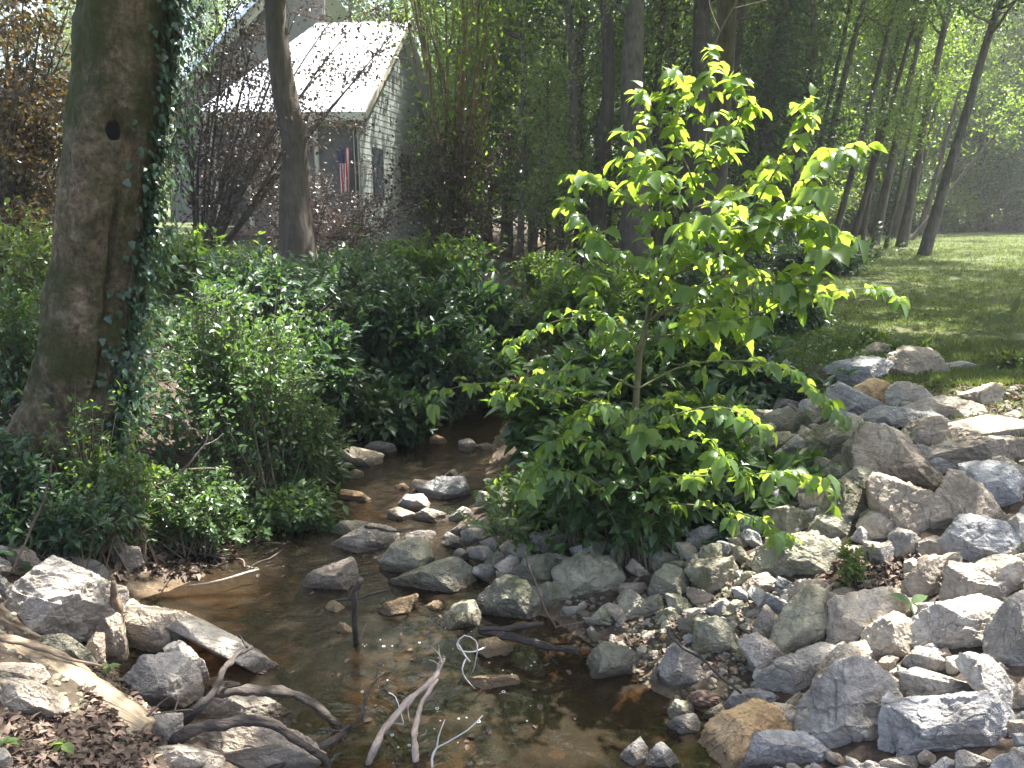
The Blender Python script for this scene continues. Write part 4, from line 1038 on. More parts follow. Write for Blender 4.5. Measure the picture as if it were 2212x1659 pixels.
def compound(lfm, stm, P, H, L, g, five=.6, tpl=LEAF_BIG, dr=.55):
    pet = L * g.uniform(.7, 1.25, len(P))
    E = P + H * pet[:, None] - UP * (pet * .12)[:, None]
    for k in range(len(P)):
        tube(lfm, np.array([P[k], (P[k] + E[k]) / 2 + UP * pet[k] * .08, E[k]]), [.0022, .0016, .0012], 4, cap=False)
    S = norm(np.cross(H, UP) + 1e-5); n = len(P)
    def put(base, d, s, sel=None):
        if sel is not None: base, d, s = base[sel], d[sel], s[sel]
        nn = norm(UP * .55 + H[sel if sel is not None else slice(None)] * .55 + rdir(len(base), g) * .45)
        leaves(lfm, tpl, base, d, nn, s)
    put(E, norm(H * .75 - UP * dr + rdir(n, g) * .25), L * g.uniform(.85, 1.1, n))
    for sg in (-1, 1):
        put(P + (E - P) * .86, norm(H * .35 + S * sg * .75 - UP * dr * .8 + rdir(n, g) * .22), L * g.uniform(.7, .95, n))
        sel = g.random(n) < five
        put(P + (E - P) * .5, norm(H * .2 + S * sg * .85 - UP * dr * .7 + rdir(n, g) * .22), L * g.uniform(.55, .8, n), sel)
compound(lf, green, NP_, ND_, NL_, g)
lf.build('foliage', M['leaf_sapling'], sap, True); stem.build('branches', M['stem_green'], sap, True)

# pinnate-leaved plant, seedlings, sprigs
def pinnate(name, label, base, tips, nl, L, leaf, seed=1):
    g = np.random.default_rng(seed); r = thing(name, label, 'plant', base); st = MB(); fm = MB()
    for tp_ in tips:
        tp_ = np.asarray(tp_); mid = (base + tp_) / 2 + UP * .14
        t = np.linspace(0, 1, 14)[:, None]; P = (1 - t) ** 2 * base + 2 * t * (1 - t) * mid + t * t * tp_
        tube(st, P, np.linspace(.004, .0015, 14), 5, cap=False)
        T = np.linspace(.4, 1, nl); Q = (1 - T[:, None]) ** 2 * base + 2 * T[:, None] * (1 - T[:, None]) * mid + T[:, None] ** 2 * tp_
        tg = norm(np.gradient(Q, axis=0)); s = norm(np.cross(tg, UP))
        for sg in (-1, 1):
            leaves(fm, LEAF_NARROW, Q, norm(s * sg + tg * .35 - UP * .1 + rdir(nl, g) * .08), norm(UP + rdir(nl, g) * .2), L * np.sin(np.pi * (.25 + .62 * np.linspace(0, 1, nl))))
    fm.build('foliage', M[leaf], r); st.build('stems', M['stem_green'], r); return r
b = hit(1090, 1190)[0]
pinnate('pinnate_plant', 'light green feather-leaved plant on the rock bar left of the sapling', b, [pc(x, y, b[1] + dy) for x, y, dy in ((960, 1100, .1), (1010, 1130, -.25), (1030, 1060, .3), (1120, 1050, .3), (1170, 1090, 0), (1100, 1120, -.35), (1060, 1085, -.1), (1150, 1140, -.3))], 13, .075, 'leaf_bush', 3)
b = hit(1830, 1275)[0]
bush('sprig', 'small bright green sprig of tiny leaves growing among the right bank rocks', 'plant', None, b + [0, 0, .16], (.10, .08, .17), 16, 26, .028, 'leaf_yellow', seed=90, spread=.12, base=b, stemr=.003)
b = hit(1962, 1352)[0] + [0, 0, .12]
sd = thing('seedling', 'two-leaf pale green seedling between the right bank boulders', 'seedling', b); m = MB()
leaves(m, LEAF, np.array([b, b, b]), norm(np.array([[-.8, .1, .45], [.75, .2, .35], [-.1, -.6, -.1]])), norm(np.array([[.3, -.5, 1], [-.3, -.4, 1], [0, -1, .6]])), np.array([.11, .10, .07])); m.build('foliage', M['leaf_bush'], sd)
m = MB(); tube(m, [b - [0, 0, .14], b - [0, 0, .05], b], [.003, .003, .002], 5); m.build('stem', M['stem_green'], sd)
for x, y, lab in ((235, 1466, 'little bright green seedling in the litter beside the upright slab'), (140, 1640, 'three-lobed green seedling at the bottom edge among dead leaves'), (12, 1640, 'green leafy seedling in the bottom left corner')):
    b = hit(x, y)[0]; sd = thing('seedling', lab, 'seedling', b); m = MB(); g = np.random.default_rng(x)
    leaves(m, LEAF, np.repeat(b[None] + UP * .06, 6, 0), norm(rdir(6, g) * np.array([1, 1, .3])), norm(UP + rdir(6, g) * .4), g.uniform(.035, .07, 6)); m.build('foliage', M['leaf_yellow'], sd)
    m = MB(); tube(m, [b - UP * .02, b + UP * .06], .002, 4); m.build('stem', M['stem_green'], sd)
# weeds on the head of the stone bank
for x, y, lab in ((1990, 775, 'yellow-green weed patch over the blue-grey rock at the bank head'), (1880, 750, 'yellow-green weed beside the topmost brown slab'), (2180, 800, 'sunlit weed at the lawn edge by the right border')):
    b = hit(x, y)[0]
    bush('weed', lab, 'weed', None, b + UP * .08, (.28, .22, .12), 34, 14, .055, 'leaf_yellow', seed=x, base=b, stemr=.002)
def tuft(label, px, n, L, seed, leaf='grass', arch=.8):
    b = hit(*px)[0]; r = thing('grass_tuft', label, 'grass tuft', b); m = MB(); g = np.random.default_rng(seed)
    for k in range(n):
        a = g.uniform(0, 6.28); h = np.array([math.cos(a), math.sin(a), 0]); l = L * g.uniform(.5, 1.1); w = .004 * g.uniform(.7, 1.4)
        t = np.linspace(0, 1, 7); P = b + h * g.uniform(0, .05) + np.outer(t * l * .35 + t ** 2.4 * l * arch * .5, h) + np.outer(t * l - t ** 3 * l * arch * .55, UP)
        s = np.cross(h, UP); ww = (w * (1 - t ** 2))[:, None]; V = np.vstack([P - s * ww, P + s * ww]); i = np.arange(6)
        m.add(V, np.stack([i, i + 1, i + 8, i + 7], -1))
    m.build('blades', M[leaf], r); return r
tuft('arching sunlit grass tuft at the right edge of the lawn', (2165, 800), 46, .36, 3)
tuft('dark grass tuft hanging over the rocks at the upper left of the stone bank', (1625, 905), 60, .26, 4, 'leaf_dark')
tuft('small grass clump beside the lawn edge stones', (2060, 790), 26, .16, 5)
# tall arching stem with long leaves over the grass
b = hit(2175, 790)[0]; r = thing('grass_stalk', 'tall single grass stalk with drooping blades at the right edge', 'grass stalk', b); m = MB()
tip = pc(2185, 680, b[1]); tube(m, [b, (b + tip) / 2, tip], [.004, .003, .002], 5)
leaves(m, LEAF_NARROW, np.array([tip, tip, (b + tip) / 2, (b + tip) / 2]), norm(np.array([[-1, 0, -.3], [.3, 0, 1], [1, .2, .3], [-.8, .1, .4]])), np.array([[0, -.6, 1.0]] * 4), np.array([.28, .2, .3, .25])); m.build('blades', M['grass'], r)
# thin vine above the sapling
v = MB(); P, rr = smooth_path(sp([(1520, 150, .3), (1560, 60, .3), (1585, 15, .3), (1600, -40, .3)]), [.003, .004, .004, .004], 6); tube(v, P, rr, 5)
P, rr = smooth_path(sp([(1556, 70, .3), (1535, 20, .35), (1525, -40, .35)]), [.003, .003, .003], 5); tube(v, P, rr, 5)
P, rr = smooth_path(sp([(1580, 20, .3), (1640, 5, .3), (1760, -25, .3)]), [.003, .0025, .002], 5); tube(v, P, rr, 5)
tag(v.build('vine', M['stem_green'], None, True), 'thin forked vine hanging down to the top of the sapling', 'vine')
# ------------------------------------------------------------------ dead wood
def along(o, axis, origin):
    """turn the object's own Z along the wood so that the grain runs lengthwise"""
    q = Vector([float(a) for a in axis]).to_track_quat('Z', 'Y'); Rm = np.array(q.to_matrix())
    me = o.data; V = np.zeros(len(me.vertices) * 3, np.float32); me.vertices.foreach_get('co', V); V = V.reshape(-1, 3)
    V = (V - np.asarray(origin)) @ Rm; me.vertices.foreach_set('co', V.astype(np.float32).ravel()); me.update()
    o.rotation_euler = q.to_euler(); o.location = [float(a) for a in origin]
    return o
def stick(name, label, cat, parts, matk, group=None):
    """parts: list of (crop, [(x, y, z)...], r0, r1) - every point at its own real height z"""
    m = MB()
    for k, (crop, pts, r0, r1) in enumerate(parts):
        P = np.array([pz(*cd(crop, p[:2]), p[2]) for p in pts])
        P, rr = smooth_path(P, np.linspace(r0, r1, len(P)), 2 if name == 'twig' else 7)
        P = P + np.stack([fbm(P * 9, 2, 3 + k), fbm(P * 9, 2, 30 + k), fbm(P * 9, 2, 60 + k)], -1) * min(r0 * .8, .012)
        rr = rr * (1 + .22 * vnoise(np.stack([np.arange(len(P)) * .45, np.full(len(P), k * 3.7), np.full(len(P), len(label) * 1.3)], -1), 8))
        if k == 0: o0, ax0 = P[0], P[-1] - P[0]
        tube(m, P, rr * .85, 14, .30, k)
    return tag(along(m.build(name, M[matk], None, True), ax0, o0), label, cat, group)
stick('dead_branch', 'peeled pale forked branch with a splintered upper end standing in the pool', 'branch', [
    ('A6', [(1080, 1720, -.86), (1180, 1500, -.74), (1300, 1300, -.70), (1450, 1100, -.64), (1600, 980, -.60), (1690, 860, -.56), (1728, 760, -.53)], .019, .014),
    ('A6', [(1520, 1720, -.86), (1522, 1500, -.76), (1520, 1300, -.71), (1545, 1150, -.67), (1620, 1020, -.62), (1690, 900, -.58)], .018, .010),
    ('A6', [(1725, 800, -.53), (1700, 720, -.50), (1632, 652, -.47)], .005, .002), ('A6', [(1728, 790, -.53), (1705, 700, -.49), (1698, 640, -.46)], .005, .002),
    ('A6', [(1730, 780, -.53), (1740, 740, -.51), (1755, 742, -.50)], .005, .002), ('A6', [(1715, 820, -.54), (1670, 780, -.52), (1622, 765, -.5)], .004, .002),
    ('A6', [(1545, 1400, -.72), (1590, 1375, -.70), (1600, 1340, -.68)], .004, .002), ('A6', [(1450, 1130, -.64), (1455, 1200, -.66), (1466, 1268, -.68)], .004, .002)], 'dead_pale')
stick('dead_branch', 'thick dark arching branch across the striped rock at the bottom', 'branch', [
    ('A5', [(1240, 1480, -.58), (1400, 1430, -.52), (1560, 1390, -.48), (1720, 1330, -.45), (1900, 1285, -.44), (2100, 1270, -.46), (2290, 1310, -.50), (2440, 1400, -.56), (2580, 1500, -.62), (2670, 1580, -.68), (2760, 1720, -.80)], .030, .014)], 'dead_dark')
stick('dead_branch', 'dark crooked branch rising from the rocks to the end of the long slab', 'branch', [
    ('A5', [(1430, 1340, -.56), (1640, 1180, -.46), (1740, 1080, -.42), (1820, 940, -.40), (1890, 810, -.40), (1960, 705, -.42), (2090, 660, -.44)], .026, .008),
    ('A5', [(1110, 1370, -.46), (1200, 1250, -.42), (1320, 1130, -.40), (1410, 1060, -.40)], .008, .003), ('A5', [(1200, 1250, -.44), (1350, 1215, -.43), (1500, 1190, -.44), (1650, 1180, -.46)], .006, .004),
    ('A5', [(1440, 1200, -.42), (1470, 1110, -.40), (1500, 1050, -.39)], .004, .002), ('A5', [(2050, 660, -.42), (2010, 580, -.40), (1975, 545, -.39)], .006, .003)], 'dead_dark')
stick('dead_branch', 'smooth grey limb curving from the left rocks down into the pool', 'branch', [
    ('A5', [(1790, 1040, -.60), (1935, 1030, -.58), (2100, 1010, -.58), (2240, 1020, -.60), (2420, 1060, -.64), (2580, 1110, -.68), (2690, 1190, -.72), (2780, 1290, -.77), (2870, 1400, -.84)], .024, .024)], 'dead_grey' if 'dead_grey' in M else 'dead_dark')
stick('dead_branch', 'dark branch from the bottom edge ending in a thin upright tip over the pool', 'branch', [
    ('A6', [(250, 1700, -.74), (450, 1580, -.72), (640, 1510, -.72), (800, 1460, -.73), (910, 1390, -.73), (990, 1320, -.70)], .020, .016),
    ('A6', [(980, 1330, -.70), (1050, 1220, -.66), (1090, 1080, -.60), (1140, 980, -.57), (1212, 890, -.54)], .011, .006),
    ('A6', [(860, 1340, -.74), (880, 1300, -.72), (855, 1250, -.70)], .008, .003), ('A6', [(700, 1330, -.70), (850, 1345, -.71), (1000, 1352, -.72)], .006, .003)], 'dead_dark')
stick('twig', 'white bent twig looping over the wet rock in the pool', 'twig', [
    ('A6', [(2090, 655, -.60), (2000, 690, -.58), (1900, 688, -.56), (1855, 632, -.53), (1920, 562, -.48), (2012, 605, -.50), (2022, 700, -.56), (1995, 830, -.66), (1970, 880, -.72)], .0042, .003),
    ('A6', [(1855, 632, -.53), (1900, 700, -.56), (1962, 780, -.60)], .005, .003), ('A6', [(1930, 755, -.59), (1900, 840, -.63), (1930, 920, -.68), (2003, 1003, -.74)], .004, .002)], 'dead_white')
stick('twig', 'thin white Y-shaped twig standing in the shallow pool at the bottom', 'twig', [
    ('A6', [(1655, 1720, -.84), (1660, 1590, -.77), (1690, 1495, -.73), (1800, 1440, -.68), (1950, 1345, -.60), (2070, 1220, -.54)], .006, .002), ('A6', [(1690, 1495, -.73), (1700, 1400, -.68), (1755, 1255, -.60)], .005, .002)], 'dead_white')
stick('twig', 'hair-thin pale twig beside the peeled branch', 'twig', [('A6', [(1290, 1037, -.62), (1345, 1070, -.63), (1385, 1180, -.66), (1412, 1290, -.70)], .003, .002), ('A6', [(1300, 1295, -.74), (1360, 1290, -.72), (1412, 1300, -.70)], .002, .002)], 'dead_white')
stick('stick', 'stout grey stick standing upright in the water', 'stick', [('A6', [(1035, 110, -.34), (1005, 250, -.46), (1010, 400, -.60), (1022, 550, -.74), (1040, 680, -.88)], .017, .020), ('A6', [(1010, 380, -.6), (1000, 300, -.55), (985, 290, -.54)], .006, .003), ('A6', [(1040, 640, -.82), (1080, 520, -.76), (1110, 440, -.74)], .007, .003)], 'dead_dark')
stick('stick', 'dark wet stick lying across the channel behind the upright stick', 'stick', [('A6', [(830, 272, -.79), (950, 262, -.77), (1050, 262, -.76), (1180, 212, -.74), (1300, 180, -.72)], .010, .008)], 'dead_dark')
stick('log', 'rotten thin log with frayed roots at the right shore of the pool', 'log', [('A7', [(-160, 520, -.74), (0, 552, -.72), (200, 590, -.70), (400, 640, -.70), (560, 672, -.72), (640, 690, -.73)], .026, .018),
    ('A7', [(560, 672, -.71), (680, 680, -.70), (770, 692, -.72)], .004, .002), ('A7', [(600, 680, -.71), (660, 720, -.74), (685, 745, -.77)], .004, .002), ('A7', [(380, 650, -.70), (420, 740, -.76), (485, 805, -.80)], .006, .003)], 'dead_dark')
stick('log', 'short dark log just above the rotten one under the pale-veined boulder', 'log', [('A7', [(-160, 500, -.68), (0, 503, -.66), (180, 485, -.64), (370, 470, -.63)], .020, .016)], 'dead_dark')
stick('stick', 'long straight stick leaning between the gravel block and the lumpy boulder', 'stick', [('A7', [(1380, 500, -.52), (1440, 590, -.53), (1530, 670, -.55), (1640, 740, -.57), (1780, 870, -.60), (1900, 960, -.62), (2010, 1040, -.64)], .012, .007)], 'dead_dark')
stick('stick', 'bare thin stem rooted by the log and leaning up across the pale-veined boulder', 'stick', [('A7', [(460, 500, -.66), (400, 390, -.54), (330, 220, -.40), (260, 30, -.26), (200, -140, -.10)], .008, .004), ('A7', [(460, 490, -.66), (560, 470, -.64), (700, 445, -.62), (820, 430, -.62)], .004, .002)], 'twig')
stick('stick', 'thin stick lying on the long brown rock in the riffle', 'stick', [('B2', [(1095, 1188, -.60), (1250, 1212, -.58), (1400, 1228, -.57)], .012, .008)], 'dead_dark')
stick('dead_branch', 'pale bare branch poking through the low shrub over the pool', 'branch', [('B1', [(1230, 890, -.40), (1500, 735, -.22), (1640, 585, -.06), (1700, 500, .03), (1738, 375, .14)], .010, .004), ('B1', [(1560, 710, -.2), (1750, 708, -.18), (1900, 715, -.16)], .005, .002), ('B1', [(1690, 520, .0), (1790, 470, .04), (1850, 420, .08)], .005, .002)], 'dead_pale')
stick('stick', 'long bare cane leaning beside the dark viny thicket at the left edge', 'stick', [('B1', [(90, 1560, -.36), (240, 1250, -.16), (340, 1020, .02), (400, 820, .18), (440, 600, .36)], .008, .004)], 'twig')
stick('stick', 'thin pale cane crossing the foot of the mossy trunk', 'stick', [('D', [(200, 880, .02), (165, 760, .18), (130, 620, .40)], .007, .004)], 'twig')
stick('stick', 'flat strip of driftwood at the far shore of the amber shallows', 'stick', [('A5', [(1560, 150, -.74), (1700, 130, -.73), (1850, 95, -.72), (2050, 40, -.72), (2150, 20, -.72)], .006, .010)], 'dead_pale')
# little sticks heaped on the mud bank
dg = np.random.default_rng(31)
for k in range(46):
    x, y = cd('B1', [dg.uniform(1350, 2300), dg.uniform(1200, 1560)]); p = hit(x, y, WZ)[0] + UP * .015
    a = dg.uniform(0, 3.14); L = dg.uniform(.04, .14); d = np.array([math.cos(a), math.sin(a), dg.normal() * .12]) * L
    m = MB(); P, rr = smooth_path([p - d, p + dg.normal(size=3) * .015, p + d], [.005, .005, .003], 4); tube(m, P, rr * dg.uniform(.6, 1.4), 6)
    tag(m.build('twig', M[dg.choice(['dead_dark', 'dead_dark', 'twig'])], None, True), 'loose driftwood twig on the mud bank under the low shrub', 'twig', 'driftwood twigs on the mud bank')

# the bare barkless log at the lower left
LP = [('A5', -120, 690, -.30), ('A5', 120, 740, -.31), ('A5', 420, 850, -.34), ('A5', 700, 1010, -.38), ('A5', 960, 1180, -.42), ('A5', 1220, 1360, -.46)]
P = np.array([pz(*cd(c, (x, y)), z) for c, x, y, z in LP]); P, rr = smooth_path(P, [.078, .080, .080, .076, .070, .050], 10)
P, rr = smooth_path(P, rr, 3); m = MB(); tube(m, P, rr * .92, 40, .20, 4); tag(along(m.build('log', M['log_bare'], None, True), P[-1] - P[0], P[0]), 'bare barkless log lying down the left bank into the bottom left corner', 'log')
stick('stick', 'thin red-brown stick resting along the top of the bare log', 'stick', [('A5', [(-60, 580, -.20), (120, 612, -.21), (400, 690, -.24), (620, 760, -.28), (830, 825, -.32)], .009, .006)], 'twig')
stick('stump', 'broken sunlit post of rotten wood beside the largest flat-topped rock', 'stump', [('A5', [(985, 440, -.62), (975, 330, -.54), (955, 220, -.46), (935, 120, -.38)], .034, .016)], 'bark_brown')
# pine cone
c0 = hit(*cd('A7', (1690, 1150)))[0] + UP * .04
m = MB(); V, F = ICO[4]; th = np.arctan2(V[:, 1], V[:, 2]); r = 1 + .16 * np.sin(th * 8 + V[:, 0] * 14) * np.sin(V[:, 0] * 22)
m.add(V * r[:, None] * np.array([.075, .036, .036]) + c0, F); tag(m.build('pine_cone', M['cone']), 'brown pine cone between the stones at the right shore of the pool', 'pine cone')

# foam rings on the pool
fg = np.random.default_rng(8)
for k in range(44):
    x, y = cd('A6', [fg.uniform(1050, 2500), fg.uniform(420, 1600)]); p = pz(x, y, WZ + .003)
    if xl(p[1]) + .3 > p[0] or xr(p[1]) - .15 < p[0]: continue
    r = fg.uniform(.003, .008) * (.5 if fg.random() < .5 else 1); m = MB(); a = np.linspace(0, 2 * np.pi, 15)[:-1]
    ring = np.stack([np.cos(a), np.sin(a), a * 0], -1) * r; n = 14; jj = np.arange(n); kk = (jj + 1) % n; t_ = r * .18; V = []
    for q in range(6):
        b_ = q / 6 * 2 * np.pi; V.append(p + ring * (1 + .18 * math.cos(b_)) + UP * t_ * math.sin(b_))
    V = np.vstack(V); F = [np.stack([q * n + jj, q * n + kk, ((q + 1) % 6) * n + kk, ((q + 1) % 6) * n + jj], -1) for q in range(6)]
    m.add(V, *F); tag(m.build('foam_bubble', M['foam'], None, True), 'small foam ring floating on the brown pool', 'foam bubble', 'foam rings floating on the pool')

# dead leaves drifting on the water
lg = np.random.default_rng(19); tp_l = drop_dups(*lens(.6, .35, .3))
for k in range(60):
    x, y = cd('A6', [lg.uniform(100, 2900), lg.uniform(-300, 1600)]); p = pz(x, y, WZ + .006)
    if xl(p[1]) + .2 > p[0] or xr(p[1]) - .1 < p[0]: continue
    a = lg.uniform(0, 6.28); m = MB(); leaves(m, tp_l, p[None], np.array([[math.cos(a), math.sin(a), .02]]), norm(np.array([[lg.normal() * .1, lg.normal() * .1, 1]])), np.array([lg.uniform(.02, .05)]))
    tag(m.build('floating_leaf', M['litter']), 'dead brown leaf drifting on the brown pool', 'leaf', 'dead leaves drifting on the water')
# ------------------------------------------------------------------ the house
eR, eL = py(787, 243, 21.0), py(420, 243, 21.0); rR, rL = py(884, 46, 25.0), py(684, 50, 25.0)
ez, rz_ = eR[2], rR[2]; FL = 1.0
house = thing('house', 'white sided house with a glaring metal porch roof behind the purple-leaved trees', 'house', (eR[0], eR[1] + .4, .4))
up_n = norm(np.cross(eR - eL, rL - eL)); up_n = up_n if up_n[2] > 0 else -up_n
m = MB(); slab(m, [eL, eR, rR, rL], up_n, .10)
far = np.array([rR[0] + .65, rR[1] + 4, ez]); farL = np.array([rL[0] + .65, rR[1] + 4, ez])
slab(m, [rL + [0, .02, 0], rR + [0, .02, 0], far, farL], norm(np.array([0, .6, .8])), .10)
roof = m.build('roof', M['roof'], house)
m = MB()
for t in np.linspace(.03, .985, 22):
    a = eL + (eR - eL) * t; b = rL + (rR - rL) * t; bar(m, a + up_n * .012, b + up_n * .012, .035, .035, up_n)
m.build('seams', M['roof'], roof)
m = MB(); bar(m, eR + [.02, -.02, -.09], rR + [.02, 0, -.09], .05, .2, up_n); bar(m, eL + [0, -.03, -.10], eR + [0, -.03, -.10], .05, .22)
m.build('fascia', M['trim'], house)
# gable end wall with clapboards
g0 = eR + [-.22, .35, 0]; gA = rR + [-.18, 0, 0]; g1 = far + [-.30, -.3, 0]
dv = norm(np.array([g1[0] - g0[0], g1[1] - g0[1], 0])); nv = np.array([dv[1], -dv[0], 0]); Lg = np.linalg.norm((g1 - g0)[:2]); apx = (gA - g0)[:2] @ dv[:2]
m = MB(); z = FL - .5; hgt = .17
while z < rz_ - .25:
    z1 = z + hgt; lo = 0 if z < ez - .15 else (z1 - ez + .15) / (rz_ - ez) * apx; hi = Lg if z < ez - .15 else Lg - (z1 - ez + .15) / (rz_ - ez) * (Lg - apx)
    if hi - lo < .1: break
    a = np.array([g0[0], g0[1], 0]) + dv * lo; b = np.array([g0[0], g0[1], 0]) + dv * hi
    V = [a + nv * .0 + UP * z1, b + UP * z1, b + nv * .010 + UP * z, a + nv * .010 + UP * z, a - nv * .08 + UP * z1, b - nv * .08 + UP * z1, b - nv * .08 + UP * z, a - nv * .08 + UP * z]
    m.add(V, [[0, 1, 2, 3], [4, 7, 6, 5], [3, 2, 6, 7], [0, 4, 5, 1], [0, 3, 7, 4], [1, 5, 6, 2]]); z = z1
m.build('gable_wall', M['siding'], house)
def on_wall(s, z, o): return np.array([g0[0], g0[1], 0]) + dv * s + nv * o + UP * z
for s0, s1, z0, z1 in ((.9, 1.7, 1.7, 3.1), (3.4, 4.3, 1.7, 3.1)):
    m = MB(); slab(m, [on_wall(s0, z0, .05), on_wall(s1, z0, .05), on_wall(s1, z1, .05), on_wall(s0, z1, .05)], nv, .04); w = m.build('window', M['glass'], house)
    m = MB()
    for a, b in (((s0, z0), (s1, z0)), ((s0, z1), (s1, z1)), ((s0, z0), (s0, z1)), ((s1, z0), (s1, z1)), ((s0, (z0 + z1) / 2), (s1, (z0 + z1) / 2))): bar(m, on_wall(*a, .06), on_wall(*b, .06), .08, .05, nv)
    m.build('frame', M['trim'], w)
# screened porch front
pl, pr_, yF = eL[0] + .2, g0[0] - .03, eR[1] + .40
zb, zt = FL - .05, ez - .28
m = MB(); box(m, ((pl + pr_) / 2, yF + .02, zt + .16), (pr_ - pl, .14, .34)); m.build('porch_beam', M['trim'], house)
posts = [pl + .06, pl + .95, pl + 1.8] + [py(x, 300, yF)[0] for x in (590, 682, 768)] + [pr_ - .06]
for x in posts:
    m = MB(); box(m, (x, yF, (zb + zt) / 2), (.10, .10, zt - zb)); m.build('porch_post', M['trim'], house)
for a, b in zip(posts[:-1], posts[1:]):
    if b - a < .2: continue
    m = MB(); box(m, ((a + b) / 2, yF + .06, (zb + zt) / 2), (b - a - .11, .012, zt - zb - .05)); sc_ = m.build('screen', M['screen'], house)
    m = MB(); box(m, ((a + b) / 2, yF - .002, zb + 1.18), (b - a - .11, .06, .08)); box(m, ((a + b) / 2, yF - .002, zb + .10), (b - a - .11, .06, .08)); m.build('rail', M['trim'], sc_)
    m = MB()
    for x in np.arange(a + .12, b - .06, .13): box(m, (x, yF - .001, zb + .64), (.035, .03, .98))
    m.build('balusters', M['trim'], sc_)
m = MB(); box(m, ((pl + pr_) / 2, yF + 1.6, zb - .12), (pr_ - pl + .1, 3.4, .2)); m.build('porch_floor', M['deck'], house)
m = MB(); box(m, ((pl + pr_) / 2, yF + .15, zb - .55), (pr_ - pl, .12, .66)); m.build('skirting', M['deck'], house)
for k in range(3):
    m = MB(); box(m, (py(735, 400, yF)[0], yF - .25 - .28 * k, zb - .2 - .19 * k), (1.3, .30, .07)); m.build('step', M['deck'], house)
m = MB(); box(m, ((pl + pr_) / 2, yF + 3.3, (zb + zt) / 2), (pr_ - pl, .1, zt - zb)); m.build('back_wall', M['siding'], house)
# taller main block with its front gable
W = [py(x, y, 25.3) for x, y in ((380, 480), (700, 480), (700, -40), (640, -75), (380, 205))]
m = MB(); slab(m, W, np.array([0, -1.0, 0]), .15); m.build('main_wall', M['main_siding'], house)
a, b = py(655, -88, 25.0), py(330, 262, 25.0); m = MB(); bar(m, a, b, .10, .30); m.build('rake_board', M['trim'], house)
m = MB(); n_ = norm(np.cross(b - a, np.array([0, 1.0, 0]))); n_ = n_ if n_[2] > 0 else -n_
slab(m, [a + n_ * .2 - [0, .2, 0], b + n_ * .2 - [0, .2, 0], b + n_ * .2 + [0, 7, 0], a + n_ * .2 + [0, 7, 0]], n_, .12); m.build('main_roof', M['roof'], house)
# hanging flag by the porch door
fx, fz = py(742, 335, yF - .15)[0], py(742, 320, yF - .15)[2]
fl = thing('flag', 'red, white and blue striped flag hanging limp on the porch', 'flag', (fx, yF - .15, fz - 1.0))
def cloth(u0, u1, v0, v1):
    u = np.linspace(u0, u1, 12); v = np.linspace(v0, v1, 12); U, Vv = np.meshgrid(u, v)
    X = fx + (U - .5) * .34 * (1 - .25 * Vv) ; Yy = yF - .15 + .06 * np.sin(U * 15 + Vv * 2) ; Z = fz - Vv * 1.15
    i, j = np.meshgrid(np.arange(11), np.arange(11)); a = (j * 12 + i).ravel(); return np.stack([X, Yy, Z], -1).reshape(-1, 3), np.stack([a, a + 1, a + 13, a + 12], -1)
rm, wm, nm = MB(), MB(), MB()
for k in range(9): (rm if k % 2 == 0 else wm).add(*cloth(k / 9, (k + 1) / 9, .34 if k < 6 else 0, 1))
nm.add(*cloth(0, 6 / 9, 0, .335))
rm.build('red_stripes', M['red'], fl, True); wm.build('white_stripes', M['white'], fl, True); nm.build('blue_field', M['navy'], fl, True)
